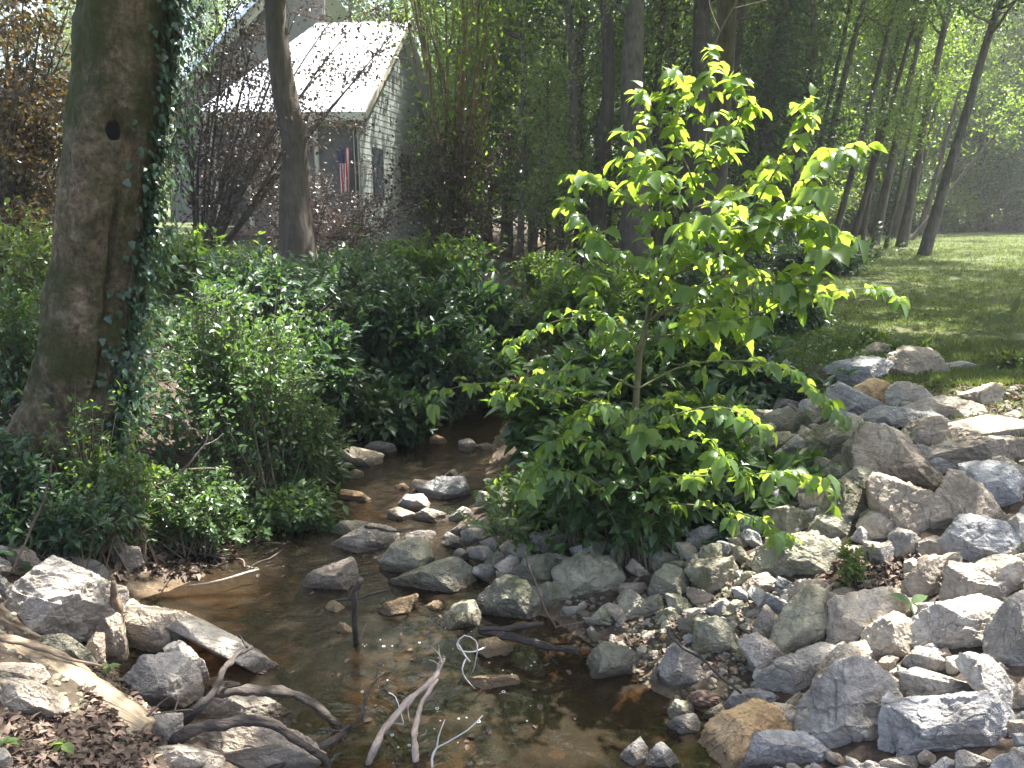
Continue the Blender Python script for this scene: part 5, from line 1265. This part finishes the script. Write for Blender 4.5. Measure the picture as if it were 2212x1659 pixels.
# ------------------------------------------------------------------ trees
def limb_curve(g, p, az, L, rise, n=7):
    d = np.array([math.cos(az), math.sin(az), rise]); d = d / np.linalg.norm(d); q = [np.array(p, float)]
    for k in range(n):
        d = norm(d + g.normal(size=3) * .16 + UP * .05); q.append(q[-1] + d * L / n)
    return np.array(q)
def tree(name, label, cat, group, base, top, r, nl, lo, hi, Lr, nleaf, ls, leaf, barkk, seed, tpl=LEAF_FAR, flat=.55, extra=None, rise=(.15, .8), cl=.5, wob=.02):
    """tapered trunk, limbs and a crown of leaf clusters; base/top in the world"""
    g = np.random.default_rng(seed); base = np.asarray(base, float); top = np.asarray(top, float)
    root = thing(name, label, cat, base, group)
    t = np.linspace(0, 1, 10)[:, None]; H = np.linalg.norm(top - base)
    P = base - UP * .15 + (top - base + UP * .15) * t + np.stack([fbm(np.hstack([t * 3, t * 0 + seed, t * 0]), 2, 5), fbm(np.hstack([t * 3, t * 0 + seed, t * 0 + 9]), 2, 6), t[:, 0] * 0], -1) * wob * H * np.sin(t * np.pi)
    P, rr = smooth_path(P, r * (1 - .72 * t[:, 0]) * (1 + .35 * np.exp(-t[:, 0] * 22)), 4)
    tm = MB(); tube(tm, P, rr, 14, .10, seed)
    lm = MB(); ends = []
    for k in range(nl):
        f = lo + (hi - lo) * (k + g.random()) / nl; i = min(int(f * (len(P) - 1)), len(P) - 2)
        L = Lr * (1.15 - .75 * max(0, (f - lo) / (1.001 - lo))) * g.uniform(.65, 1.15); Q = limb_curve(g, P[i], g.uniform(0, 6.28), L, g.uniform(*rise))
        tube(lm, Q, np.linspace(min(rr[i] * .5, .02 + .02 * L), .006, len(Q)), 6, cap=False); ends.append((Q, L))
        for s in range(2):
            i2 = g.integers(2, len(Q) - 1); Q2 = limb_curve(g, Q[i2], g.uniform(0, 6.28), L * .45, g.uniform(-.1, .5), 5); tube(lm, Q2, np.linspace(.014, .004, len(Q2)), 5, cap=False); ends.append((Q2, L * .45))
    tm.build('trunk', M[barkk], root, True)
    lm.build('branches', M[barkk], root, True)
    X = []; per = max(6, nleaf // max(1, len(ends) * 4))
    for Q, L in ends:
        for s in range(4):
            c = Q[g.integers(max(1, len(Q) // 3), len(Q))]; k = max(3, int(per * g.uniform(.4, 1.6)))
            X.append(c + g.normal(size=(k, 3)) * np.array([1, 1, flat]) * cl * g.uniform(.6, 1.2))
    X = np.concatenate(X)
    m = MB(); leaves(m, tpl, X, norm(rdir(len(X), g) - UP * .25), norm(UP * .7 + rdir(len(X), g)), ls * g.uniform(.6, 1.3, len(X)))
    m.build('crown', M[leaf], root)
    return root
def gp(x, y): return hit(x, y)[0]
def place(o, base, rz, s):
    o.location = [float(a) for a in base]; o.rotation_euler = (0, 0, rz); o.scale = (s, s, s * 1.0)

# ---- the big mossy trunk on the left, its ivy and its crown
TY = 4.95
TK = [(292, -420, 118), (290, -200, 106), (281, 0, 102), (258, 200, 94), (226, 432, 89), (206, 600, 88), (180, 760, 89), (152, 880, 95), (120, 985, 100), (96, 1065, 108), (82, 1120, 118)]
P = np.array([py(x, y, TY) for x, y, r in TK])[::-1]; rr = np.array([r * np.linalg.norm((py(x, y, TY) - CAM) @ AF) / FPX for x, y, r in TK])[::-1]
big = thing('tree', 'massive mossy trunk with ivy down its right side, leaning at the left of the frame', 'tree', P[0])
P, rr = smooth_path(P, rr, 14)
P = np.vstack([P, P[-1] + [.15, .1, 1.2], P[-1] + [.4, .2, 2.6], P[-1] + [.8, .3, 4.2]]); rr = np.concatenate([rr, [rr[-1] * .95, rr[-1] * .85, rr[-1] * .6]])
NS = 72; T = norm(np.gradient(P, axis=0)); a = np.linspace(0, 2 * np.pi, NS, endpoint=False)
sx = norm(np.cross(T, np.array([0, 1.0, 0]))) ; sx = np.where(sx[:, :1] < 0, -sx, sx); sy = np.cross(T, sx); sy = np.where(sy[:, 1:2] > 0, -sy, sy)   # sx: to the right, sy: towards the path
RN = np.cos(a)[None, :, None] * sx[:, None] + np.sin(a)[None, :, None] * sy[:, None]
R0 = np.repeat(rr[:, None], NS, 1); zz = P[:, 2:3]
flare = np.clip((.15 - zz) / .7, 0, 1) ** 1.6
R0 = R0 * (1 + flare * .16 * np.maximum(0, np.cos(5 * a[None] + .6)) + .05 * np.cos(3 * a[None] + zz * .9) * (1 - flare))
seam = np.exp(-((a[None] - (.55 + .25 * np.sin(zz * 1.1))) / .07) ** 2) * np.clip((1.75 - zz) / .25, 0, 1)
R0 = R0 * (1 - .24 * seam)
knz = py(283, 278, TY)[2]; ka = 1.15
ks = np.exp(-((a[None] - ka) / .17) ** 2 - ((zz - knz) / .055) ** 2); kring = np.exp(-((np.sqrt(((a[None] - ka) / .26) ** 2 + ((zz - knz) / .085) ** 2) - 1) / .35) ** 2)
slit = np.exp(-((a[None] - ka) / .07) ** 2) * np.clip((zz - knz) / .05, 0, 1) * np.clip((knz + .30 - zz) / .05, 0, 1)
R0 = R0 * (1 - .30 * ks + .05 * kring - .09 * slit)
q = (P[:, None] + RN * R0[..., None]).reshape(-1, 3)
R0 = R0 + (.026 * fbm(q * np.array([6, 6, 3.0]), 4, 31) + .013 * fbm(q * np.array([22, 22, 9]), 3, 41)).reshape(R0.shape)
V = (P[:, None] + RN * R0[..., None]).reshape(-1, 3); n_ = len(P)
i = np.arange(n_ - 1)[:, None] * NS; j = np.arange(NS)[None]; k = (j + 1) % NS
m = MB(); m.add(V, np.stack([i + j, i + k, i + NS + k, i + NS + j], -1).reshape(-1, 4)); trunk = m.build('trunk', M['bark_big'], big, True)
# near-black plug: the shade inside the knot hole put into its colour
kc = None
ii = np.argmin(np.abs(P[:, 2] - knz)); kd = math.cos(ka) * sx[ii] + math.sin(ka) * sy[ii]; kc = P[ii] + kd * (rr[ii] * .77)
m = MB(); Dk, Fk = ICO[3]; m.add(Dk * np.array([.045, .02, .055]) + kc + kd * .035, Fk); kn = m.build('knot_hole', M['knot_shade'], big, True)
m = MB(); a_ = np.linspace(0, 2 * np.pi, 17); e1 = norm(np.cross(UP, kd)); tube(m, kc + kd * .042 + np.outer(np.cos(a_) * .052, e1) + np.outer(np.sin(a_) * .064, UP), .011, 6, .2, 3, cap=False); m.build('rim', M['bark_brown'], kn, True)
# ivy leaves on the right flank, with a few vine stems
g = np.random.default_rng(5); N = 3300
f = g.uniform(.16, 1, N) ** .9 * (n_ - 4); i0 = f.astype(int); aa = g.normal(-.12, .27, N) + .12 * np.sin(f * .13)
aa = np.where(g.random(N) < .05, aa + .35, aa)
Pv = P[i0] + (P[i0 + 1] - P[i0]) * (f - i0)[:, None]; Nn = np.cos(aa)[:, None] * sx[i0] + np.sin(aa)[:, None] * sy[i0]
B = Pv + Nn * (rr[i0] * 1.02 + g.random(N) ** 2.5 * .20)[:, None]
m = MB(); leaves(m, IVY, B, norm(-UP * .8 + Nn * .45 + rdir(N, g) * .55), norm(Nn + UP * .35 + rdir(N, g) * .4), g.uniform(.030, .058, N))
iv = m.build('ivy', M['leaf_ivy'], big)
m = MB()
for k in range(7):
    a0 = g.uniform(-.3, .75); ph = g.uniform(0, 6); idx = np.arange(8, n_ - 3, 4); aa = a0 + .14 * np.sin(idx * .09 + ph)
    tube(m, P[idx] + (np.cos(aa)[:, None] * sx[idx] + np.sin(aa)[:, None] * sy[idx]) * (rr[idx] * 1.02)[:, None], .006 + .006 * g.random(), 5, cap=False)
m.build('vine_stems', M['twig'], iv, True)
# leafy sprays sticking out of the ivy
m = MB(); s = MB()
for x0, y0, x1, y1, c in ((385, 120, 465, 205, 22), (370, 330, 440, 400, 22), (365, 440, 445, 520, 30), (355, 515, 455, 580, 28), (380, 200, 445, 300, 22), (340, 600, 400, 700, 18), (375, 380, 430, 470, 20)):
    A, Bq = pc(x0, y0, TY - .05), pc(x1, y1, TY - .25); t = np.linspace(0, 1, 8)[:, None]; Q = A + (Bq - A) * t + UP * .08 * np.sin(t * np.pi); tube(s, Q, np.linspace(.005, .002, 8), 5, cap=False)
    tt = g.uniform(.2, 1, c); Q = A + (Bq - A) * tt[:, None] + UP * (.08 * np.sin(tt * np.pi))[:, None]
    leaves(m, LEAF, Q, norm((Bq - A)[None] * 1.2 - UP * .25 + rdir(c, g) * .45), norm(UP + rdir(c, g) * .5 + [0, -.6, 0]), g.uniform(.07, .15, c))
sp_ = m.build('leaf_sprays', M['leaf_bush'], iv); s.build('spray_stems', M['twig'], iv)

# ---- dark trunk in front of the porch
b = gp(662, 520); b = np.array([py(655, 520, 13.0)[0], 13.0, float(height(py(655, 520, 13.0)[0], 13.0))]); t_ = py(572, -90, 13.0)
tree('tree', 'straight dark trunk standing in front of the porch roof', 'tree', None, b, t_ + (t_ - b) * .45, .29, 14, .66, .98, 2.6, 4200, .12, 'leaf_tree', 'bark_dark', 61, cl=.5)

# ---- purple-leaved trees before the house
def fan_tree(label, base, tips, leaf, nper, ls, seed, r0=.05, cl=.35, t0=.35):
    nper *= 2.4; ls *= .85
    g = np.random.default_rng(seed); root = thing('purple_leaf_tree', label, 'tree', base); tm = MB(); X = []
    for tp_ in tips:
        tp_ = np.asarray(tp_); mid = base * .5 + tp_ * .5 + UP * .12 * np.linalg.norm(tp_ - base) * g.uniform(-.2, 1) + g.normal(size=3) * .12
        t = np.linspace(0, 1, 12)[:, None]; P = (1 - t) ** 2 * base + 2 * t * (1 - t) * mid + t * t * tp_
        tube(tm, P, np.linspace(r0 * g.uniform(.5, .9), .007, 12), 6, .08, seed, cap=False)
        for s in range(9):
            i = g.integers(4, 12); L = g.uniform(.5, 1.3); d = norm(norm(tp_ - base) * .6 + rdir(1, g)[0] + UP * .1)
            Q = P[i] + d * np.linspace(0, L, 6)[:, None] + g.normal(size=(6, 3)) * .03; tube(tm, Q, np.linspace(.010, .003, 6), 4, cap=False)
            for w in range(3):
                c = Q[g.integers(1, 6)]; k = int(nper * g.uniform(.3, 1.6)); X.append(c + g.normal(size=(k, 3)) * np.array([1, 1, .45]) * cl * .5)
    X = np.concatenate(X); tm.build('branches', M['bark_dark'], root, True)
    m = MB(); leaves(m, LEAF_FAR, X, norm(rdir(len(X), g) - UP * .2), norm(UP * .7 + rdir(len(X), g)), ls * g.uniform(.6, 1.3, len(X))); m.build('foliage', M[leaf], root)
    return root
def lowpt(x, Y): p = py(x, 500, Y); return np.array([p[0], Y, float(height(p[0], Y))])
fan_tree('purple-leaved tree fanning its branches across the house wall', lowpt(425, 14), [py(x, y, 14 + d) for x, y, d in ((430, 60, .5), (500, -40, -.5), (560, 30, .6), (590, 130, -.6), (640, 30, .8), (700, 150, -.8), (760, 60, .3), (540, 210, -1), (820, 120, 1), (660, 230, -1), (480, 160, .8), (400, 150, -.6), (860, 60, .5), (440, 250, -.9), (510, 60, .9), (470, 20, .2), (720, 40, .9), (600, 260, -1.1))], 'leaf_purple', 10, .085, 3, .06)
fan_tree('lower purple-leaved tree hiding the porch between the dark trunk and the flag', lowpt(650, 16), [py(x, y, 16 + d) for x, y, d in ((560, 340, .5), (600, 390, -.5), (650, 330, .6), (710, 420, -.6), (740, 470, .8), (580, 440, -.8), (520, 370, .5), (690, 450, 0), (820, 430, .6), (870, 460, -.6), (840, 390, .5), (640, 440, -.8))], 'leaf_purple', 10, .08, 5, .03, .4)
fan_tree('copper-leaved tree lit orange at the upper left corner', lowpt(-40, 11), [py(x, y, 11 + d) for x, y, d in ((20, 60, .5), (90, 20, -.5), (150, 90, .6), (60, 140, -.6), (120, 200, .8), (30, 220, -.8), (150, 10, .3), (-60, 100, 0), (100, 270, .6), (20, 300, -.7), (-30, -60, 0), (60, -60, .5))], 'leaf_copper', 13, .10, 7, .05)
fan_tree('dark purple shrubby tree below the copper-leaved crown at the left edge', lowpt(60, 12.5), [py(x, y, 12.5 + d) for x, y, d in ((20, 330, .4), (80, 300, -.4), (130, 340, .6), (40, 400, -.6), (110, 420, .2), (0, 260, .3), (160, 270, 0))], 'leaf_purple', 11, .085, 9, .03)
fan_tree('dark purple shrub clasping the crape myrtle stems', lowpt(960, 13.2), [py(x, y, 13.2 + d) for x, y, d in ((930, 300, -.3), (990, 330, .3), (1040, 350, 0), (900, 350, .2), (960, 390, -.4), (1000, 400, .2), (1060, 400, -.2), (930, 430, .3))], 'leaf_purple', 9, .085, 11, .02, .34)

# ---- crape myrtle: a sheaf of thin stems
b = lowpt(985, 13.6); cm = thing('crape_myrtle', 'many-stemmed crape myrtle fanning up right of the house', 'tree', b); g = np.random.default_rng(15); X = []
for k in range(34):
    x1 = g.uniform(840, 1120); y1 = g.uniform(-260, -60); tp_ = py(x1, y1, 13.6 + g.normal() * .7)
    s0 = b + np.array([g.normal() * .13, g.normal() * .13, 0]); neck = b + UP * g.uniform(1.6, 2.4) + np.array([(x1 - 985) * .0012 + g.normal() * .06, g.normal() * .08, 0])
    Q, rr_ = smooth_path([s0, (s0 + neck) / 2 + g.normal(size=3) * .03, neck, neck * .5 + tp_ * .5 + g.normal(size=3) * np.array([.12, .12, .05]), tp_], [.040, .032, .026, .018, .008], 5)
    m = MB(); tube(m, Q, rr_ * g.uniform(.7, 1.2), 6, .06, k, cap=False); m.build('stem', M['bark_brown'], cm, True)
    for s in range(4): X.append(Q[g.integers(9, len(Q))] + g.normal(size=(int(g.uniform(10, 40)), 3)) * np.array([.30, .30, .22]))
X = np.concatenate(X); m = MB(); leaves(m, LEAF_FAR, X, rdir(len(X), g), norm(UP * .7 + rdir(len(X), g)), .085 * g.uniform(.6, 1.3, len(X))); m.build('crown', M['leaf_tree'], cm)

# ---- the leaning trunks at the lawn edge
GL_ = 'leaning trunks at the edge of the lawn'
for x0, y0, x1, y1, w, lab, s in ((1993, 552, 2165, 0, 42, 'rightmost and thickest leaning trunk, standing nearest on the lawn', 71), (1945, 535, 2055, 0, 36, 'pale-barked leaning trunk left of the thickest one', 72), (1888, 530, 2003, 20, 30, 'dark leaning trunk at the left of the leaning row', 73),
        (1912, 538, 1975, 240, 17, 'thin leaning stem between the dark and the pale leaning trunks', 74), (1860, 525, 1930, 120, 20, 'slim dark leaning trunk half hidden by the shrub left of the row', 75), (1962, 520, 2212, 210, 15, 'low slanting stem crossing behind the thickest leaning trunk', 76)):
    b = gp(x0, y0); t_ = py(x1, y1, b[1]); rad = w / 3.7 / FPX * ((b - CAM) @ AF)
    tree('tree', lab, 'tree', GL_, b, b + (t_ - b) * (1.75 if w > 25 else 1.25), rad, 20 if w > 25 else 7, .50, .98, 2.8 if w > 25 else 1.3, 6500 if w > 25 else 1200, .13, 'leaf_pine' if s in (71, 73) else 'leaf_tree', 'bark_grey', s, cl=.5, wob=.006)

sl = np.random.default_rng(88)
for k in range(11):                                               # slim poles leaning the same way, further in
    px_ = 1690 + k * 34 + sl.uniform(-16, 16); Y = sl.uniform(26, 32) if px_ < 1900 else sl.uniform(36, 42); p = py(px_, 500, Y); b = np.array([p[0], Y, float(height(p[0], Y))]); ln = sl.uniform(.10, .20)
    tree('tree', 'slim dark pole of a tree leaning right in the wood behind the lawn', 'tree', 'slim leaning poles behind the lawn', b, b + np.array([13 * ln, 0, 13.0]), sl.uniform(.09, .16), 12, .48, .98, 1.8, 2600, .13, 'leaf_tree', 'bark_dark', 400 + k, cl=.5, wob=.006)

# ---- trunks standing in the wood behind the sapling
for x, w, Y, lab, s, bk in ((1219, 24, 23.5, 'slim straight dark trunk just right of the stream gap', 81, 'bark_dark'), (1292, 36, 24, 'dark trunk with dead white twigs behind the sapling\'s left side', 82, 'bark_dark'), (1372, 58, 23, 'thick brown trunk directly behind the sapling top', 83, 'bark_grey'), (1490, 54, 25, 'thick dark trunk right of the brown one in the wood', 84, 'bark_dark'), (1555, 28, 26, 'dark trunk deep in the wood over the sapling tip', 85, 'bark_dark'), (1122, 16, 24, 'crooked thin trunk at the far end of the stream', 86, 'bark_dark'), (1650, 36, 25.5, 'shadowed trunk in the wood right of the sapling tip', 87, 'bark_dark')):
    p = py(x, 480, Y); b = np.array([p[0], Y, float(height(p[0], Y))]); rad = w / 2 / FPX * Y
    tree('tree', lab, 'tree', 'tall trunks in the wood behind the sapling', b, b + np.array([.2, .1, 15.0]), rad, 22, .46, .98, 3.0, 5500, .13, 'leaf_tree', bk, s, cl=.55)
b = gp(1180, 520); b = np.array([py(1160, 520, 25)[0], 25, float(height(py(1160, 520, 25)[0], 25))])
for k, (x, Y) in enumerate(((1145, 23), (1185, 26), (1255, 25))):
    p = py(x, 480, Y); b = np.array([p[0], Y, float(height(p[0], Y))])
    tree('small_tree', ('thin forked understorey tree left of the stream gap', 'thin leafy understorey tree over the far stream', 'crooked understorey tree between the slim and the dark trunk')[k], 'tree', 'understorey trees by the far stream', b, b + np.array([(.5, -.4, .9)[k], 0, 6.5]), .09, 18, .2, .98, 1.5, 3500, .11, 'leaf_yellow' if k != 2 else 'leaf_tree', 'bark_dark', 91 + k, cl=.4)

# ---- dense dark trees and brush at the edge of the lawn and beside the house
for k, (px_, Y, hgt, lf_, lab) in enumerate(((1700, 25, 9, 'leaf_pine', 'dark dense tree at the left corner of the lawn, behind the sapling tip'), (1600, 30, 10, 'leaf_pine', 'dark needle-green tree in the shade right of the sapling tip'),
        (1052, 27.5, 11, 'leaf_tree', 'leafy tree shading the gable wall of the house'), (1095, 30, 12, 'leaf_dark', 'dark leafy tree behind the crape myrtle'))):
    p = py(px_, 480, Y); b = np.array([p[0], Y, float(height(p[0], Y))])
    tree('tree', lab, 'tree', None, b, b + np.array([.3, 0, hgt]), .16, 34, .10, .98, 2.6, 24000 if px_ in (1052, 1095) else 11000, .13, lf_, 'bark_dark', 120 + k, cl=.55)
for k, (px_, Y, rx, rz) in enumerate(((1660, 31, 2.4, 1.6), (1760, 34, 2.4, 2.4), (1850, 41, 2.8, 2.6), (1950, 42, 3.0, 2.8), (2040, 42, 3.0, 2.4), (2140, 43, 3.0, 3.0), (2240, 42, 3.0, 2.6), (2330, 42, 3.0, 3.0), (1560, 33, 2.2, 2.0), (1450, 35, 2.2, 1.8), (1340, 36, 2.2, 1.6))):
    p = py(px_, 480, Y); z_ = float(height(p[0], Y))
    bush('thicket', 'leafy brush closing the wood behind the lawn', 'shrub', 'brush along the far edge of the lawn', (p[0], Y, z_ + rz * .6), (rx * (.7 + .5 * (k % 3) / 2), 1.6, rz * (.55 + .35 * (k % 2))), 130, 24, .16, ('leaf_tree', 'leaf_yellow', 'leaf_dark')[k % 3], seed=300 + k, spread=.2, stemr=.012)

# ---- the wood further back: six kinds of tree, copied
protos = []
for k in range(6):
    protos.append(tree('forest_tree', 'leafy tree standing in the dense wood behind the lawn and the house', 'tree', 'trees of the dense wood', (0, 0, 0), (.3, 0, 13.5 + k % 3), .15 + .03 * (k % 3), 26, .08, .98, 2.7, 8500, .15, ('leaf_tree', 'leaf_dark', 'leaf_tree', 'leaf_yellow', 'leaf_dark', 'leaf_tree')[k], 'bark_dark', 200 + k, cl=.6))
g = np.random.default_rng(44); spots = []
for k in range(4000):
    Y = g.uniform(25, 58); px_ = g.uniform(-250, 2500)
    x = (px_ - 1106) / FPX * Y
    if -11.5 < x < -2.0 and Y < 36: continue                      # the house stands here
    if px_ < 620 and Y < 50: continue                              # open sky behind the copper-leaved tree and the house
    if Y < 32 and 950 < px_ < 1230: continue                      # the open end of the stream
    if px_ > 1650 and Y < 31 + 10 * min(1, (px_ - 1650) / 200): continue                            # the lawn runs back here
    if all((x - a) ** 2 + (Y - b_) ** 2 > 2.3 ** 2 for a, b_ in spots): spots.append((x, Y))
    if len(spots) >= 104: break
for k in range(3000):
    Y = g.uniform(43.5, 60); px_ = g.uniform(1800, 2600); x = (px_ - 1106) / FPX * Y
    if all((x - a) ** 2 + (Y - b_) ** 2 > 2.0 ** 2 for a, b_ in spots): spots.append((x, Y))
    if len(spots) >= 142: break
for k, (x, Y) in enumerate(spots):
    o = protos[k] if k < 6 else copy_tree(protos[k % 6]); s_ = g.uniform(.8, 1.25)
    place(o, (x, Y, float(height(x, Y))), g.uniform(0, 6.28), s_)
# the far side of the wood, one mass of leaves
g = np.random.default_rng(46); n = 60000; Y = g.uniform(60, 74, n); x = (g.uniform(-400, 2600, n) - 1106) / FPX * Y; z = .3 + g.random(n) ** 1.2 * 17
X = np.stack([x, Y, z], -1); X = X[(project(X)[0] > 560) | (z < 5)]; X = X[fbm(X * .35, 3, 2) > .16]
m = MB(); leaves(m, LEAF_FAR, X, norm(rdir(len(X), g) - UP * .2), norm(UP * .6 + rdir(len(X), g)), g.uniform(.35, .6, len(X))); tag(m.build('far_woods', M['leaf_tree']), kind='stuff')
# ------------------------------------------------------------------ unseen leaf clumps, added and shaped to cast the shade and sun patches
# hand-set share of sunlight; the added leaf clumps are thinned to match it
OPEN = [  # x0, y0, x1, y1 in the frame, share left open
 (2040, 780, 2300, 1010, .95), (1880, 880, 2300, 1150, .50), (1960, 1010, 2300, 1260, .45), (1660, 1140, 1960, 1200, .25), (1980, 1180, 2100, 1330, .95), (1640, 1160, 1800, 1300, .55), (1790, 1270, 2000, 1420, .62),
 (1660, 1270, 1760, 1330, .75), (1640, 1400, 1940, 1560, .50), (1940, 1250, 2300, 1500, .38), (1930, 1500, 2300, 1700, .18), (1640, 1500, 1940, 1700, .32), (1540, 1480, 1680, 1640, .30),
 (250, 1180, 480, 1340, .85), (180, 1340, 420, 1470, .55), (330, 1590, 480, 1690, .75), (0, 1380, 320, 1600, .42), (0, 1500, 330, 1700, .30), (400, 1330, 640, 1480, .25), (480, 1480, 700, 1660, .25),
 (780, 1400, 960, 1700, .55), (1100, 1570, 1300, 1700, .45), (1250, 1480, 1480, 1640, .22), (960, 1440, 1260, 1580, .15), (620, 1380, 800, 1500, .35),
 (830, 1060, 1010, 1170, .70), (540, 1170, 830, 1240, .40), (1000, 1130, 1200, 1300, .16), (1500, 1130, 1640, 1240, .28), (1160, 1240, 1600, 1420, .10),
 (300, 570, 700, 1000, .75), (230, 880, 560, 1180, .70), (0, 520, 110, 800, .35), (960, 520, 1180, 680, .35), (1120, 830, 1320, 1100, .50), (1300, 900, 1420, 1080, .30),
 (1780, 500, 2300, 565, .85), (1500, 565, 2300, 640, .10), (1700, 640, 2300, 760, .12), (2080, 700, 2300, 800, .70), (1800, 740, 2080, 800, .35),
 (380, 480, 640, 545, .75), (-100, 440, 140, 540, .8), (560, 545, 960, 640, .12)]
def share(x, y):
    o = np.full(len(x), .10)
    for x0, y0, x1, y1, p in reversed(OPEN):
        o = np.where((x > x0) & (x < x1) & (y > y0) & (y < y1), p, o)
    return o
VOL = []   # round regions where the added leaves are thinned for sun: centre, radius, share
for x, y, dy, r, p in ((1530, 200, .1, .42, .97), (1480, 330, 0, .50, .97), (1640, 330, -.2, .50, .95), (1780, 330, -.4, .35, .95), (1350, 430, .2, .42, .80), (1520, 480, 0, .45, .85), (1680, 480, -.3, .45, .85), (1280, 400, .2, .32, .85),
        (1840, 650, .2, .42, .92), (1760, 860, .4, .30, .80), (1720, 1060, -.5, .26, .80), (1240, 520, -.3, .35, .70), (1130, 740, .2, .30, .30), (1000, 840, .5, .30, .18), (1600, 620, -.3, .40, .5)):
    VOL.append((py(x, y, SY + dy), r, p))
for x, y, Y, r, p in ((500, 700, 5.6, .5, .85), (560, 830, 5.5, .55, .75), (420, 950, 5.2, .4, .75), (440, 640, 5.5, .3, .7), (390, 500, 5.0, .3, .55), (400, 200, 5.0, .3, .6), (1250, 1000, 5.3, .35, .5), (60, 700, 5.6, .5, .4), (430, 1080, 4.9, .35, .6)):
    VOL.append((pc(x, y, Y), r, p))
for x, y, Y, r in ((560, 120, 24, 5.5), (760, 150, 23.5, 4.5), (450, 60, 24, 5)):
    VOL.append((pc(x, y, Y), r, .80))
g = np.random.default_rng(123)
def canopy_points(n, xr_, yr_, zr_, depth):
    q = np.stack([g.uniform(*xr_, n), g.uniform(*yr_, n), np.zeros(n)], -1); q[:, 2] = height(q[:, 0], q[:, 1]); q[:, 2] = np.maximum(q[:, 2], WZ)
    q[:, 2] += np.where(er_(q) > .9, .18, .08)
    X, Yp, dep = project(q); op = np.where(q @ AF - CAM @ AF > .3, share(X, Yp), .25)
    zz = g.uniform(*zr_, n); c = q + SUN * ((zz - q[:, 2]) / SUN[2])[:, None]
    for v, r, p in VOL:
        w = v - q; al = w @ SUN; dist = np.linalg.norm(w - al[:, None] * SUN, axis=1); op = np.where((dist < r) & (al > -.2), np.maximum(op, p), op)
    U = fbm(q * np.array([1.7, 1.7, 1.7]), 3, 77, .6); U = np.argsort(np.argsort(U)) / n; op = np.where(op < .11, .09, op)
    keep = U + g.normal(size=n) * .04 > op
    # nothing hangs into the view
    keep &= ~((c[:, 2] < CAMZ + .30 * c[:, 1] + .4) & (np.abs(c[:, 0]) < .75 * c[:, 1] + .6))
    return c[keep]
def er_(q): return q[:, 0] - xr(q[:, 1])
C1 = canopy_points(15000, (-6, 9), (.5, 13), (5.0, 8.2), 4.4)
C2 = canopy_points(6800, (-13, 20), (12, 34), (11, 15), 4.0)
def leafballs(C, k, rad, size, seed):
    g = np.random.default_rng(seed); P = np.repeat(C, k, 0) + g.normal(size=(len(C) * k, 3)) * rad * np.array([1, 1, .6])
    return P, size * g.uniform(.6, 1.3, len(P))
OWN = [((-3.0, 5.2), None), ((8.8, 9.5), 'unseen tree added on the lawn side, its crown shaped to shade the stone bank'), ((3.4, 13.5), 'broadleaf tree added beyond the sapling, its unseen crown shaped to set the shade'), ((-7.5, 11.0), 'unseen tree added on the left lawn, its crown shaped to set the shade'), ((9.5, 2.0), 'unseen tree added right of the viewer, its crown shaped to shade the stone bank')]
A = np.concatenate([C1, C2]); kind = np.concatenate([np.zeros(len(C1)), np.ones(len(C2))])
own = np.argmin([np.hypot(A[:, 0] - p[0] - SUN[0] * 2, A[:, 1] - p[1] - SUN[1] * 2) for p, _ in OWN], 0)
for k, (p, lab) in enumerate(OWN):
    if lab is None: root = big; top = np.array([P_[:] for P_ in [np.array([-2.3, 5.6, 7.0])]])[0]
    else:
        b = np.array([p[0], p[1], float(height(*p))]); root = thing('added_shade_tree', lab, 'tree', b)  # tree added to carry the shade-casting leaf clumps
        top = b + np.array([.2, .2, 9.5]); m = MB(); t = np.linspace(0, 1, 8)[:, None]; tube(m, b - UP * .2 + (top - b) * t, np.linspace(.26, .10, 8), 12, .1, k); m.build('trunk', M['bark_grey'], root, True)
    cc = A[own == k]
    lm = MB(); gg = np.random.default_rng(k)
    if len(cc):
        for q in cc[gg.choice(len(cc), min(26, len(cc)), False)]:
            s = np.array([top[0], top[1], min(top[2], q[2]) - gg.uniform(.5, 2.0)]); mid = (s + q) / 2 + UP * .3
            if mid[2] < CAMZ + .28 * mid[1] + .4 and abs(mid[0]) < .8 * mid[1]: continue
            tube(lm, smooth_path([s, mid, q], [.05, .03, .01], 5)[0], np.linspace(.05, .008, 11), 6, cap=False)
        if lm.V: lm.build('limbs', M['bark_grey'], root, True)
        near_, far_ = cc[kind[own == k] == 0], cc[kind[own == k] == 1]; m = MB()
        for c_, kk, rad, size in ((near_, 14, .10, .12), (far_, 16, .38, .24)):
            if len(c_):
                X, L = leafballs(c_, kk, rad, size, k); leaves(m, LEAF_FAR, X, rdir(len(X), gg), norm(UP * .9 + rdir(len(X), gg) * .6), L)
        m.build('crown', M['leaf_tree'], root)  # leaves stand where shade is wanted below
# ------------------------------------------------------------------ thin even haze, added to imitate veiling glare over the far wood
m, nt = mat('veil_haze'); pv = nt.nodes.new('ShaderNodeVolumePrincipled'); o = nt.nodes.new('ShaderNodeOutputMaterial')
pv.inputs['Color'].default_value = (.88, .92, .90, 1); pv.inputs['Density'].default_value = .0015; pv.inputs['Anisotropy'].default_value = .45
lk(nt, pv.outputs[0], o.inputs['Volume'])
mb = MB(); box(mb, (0, 35, 14), (130, 100, 34)); tag(mb.build('haze', m), kind='stuff')
sc.cycles.volume_bounces = 0
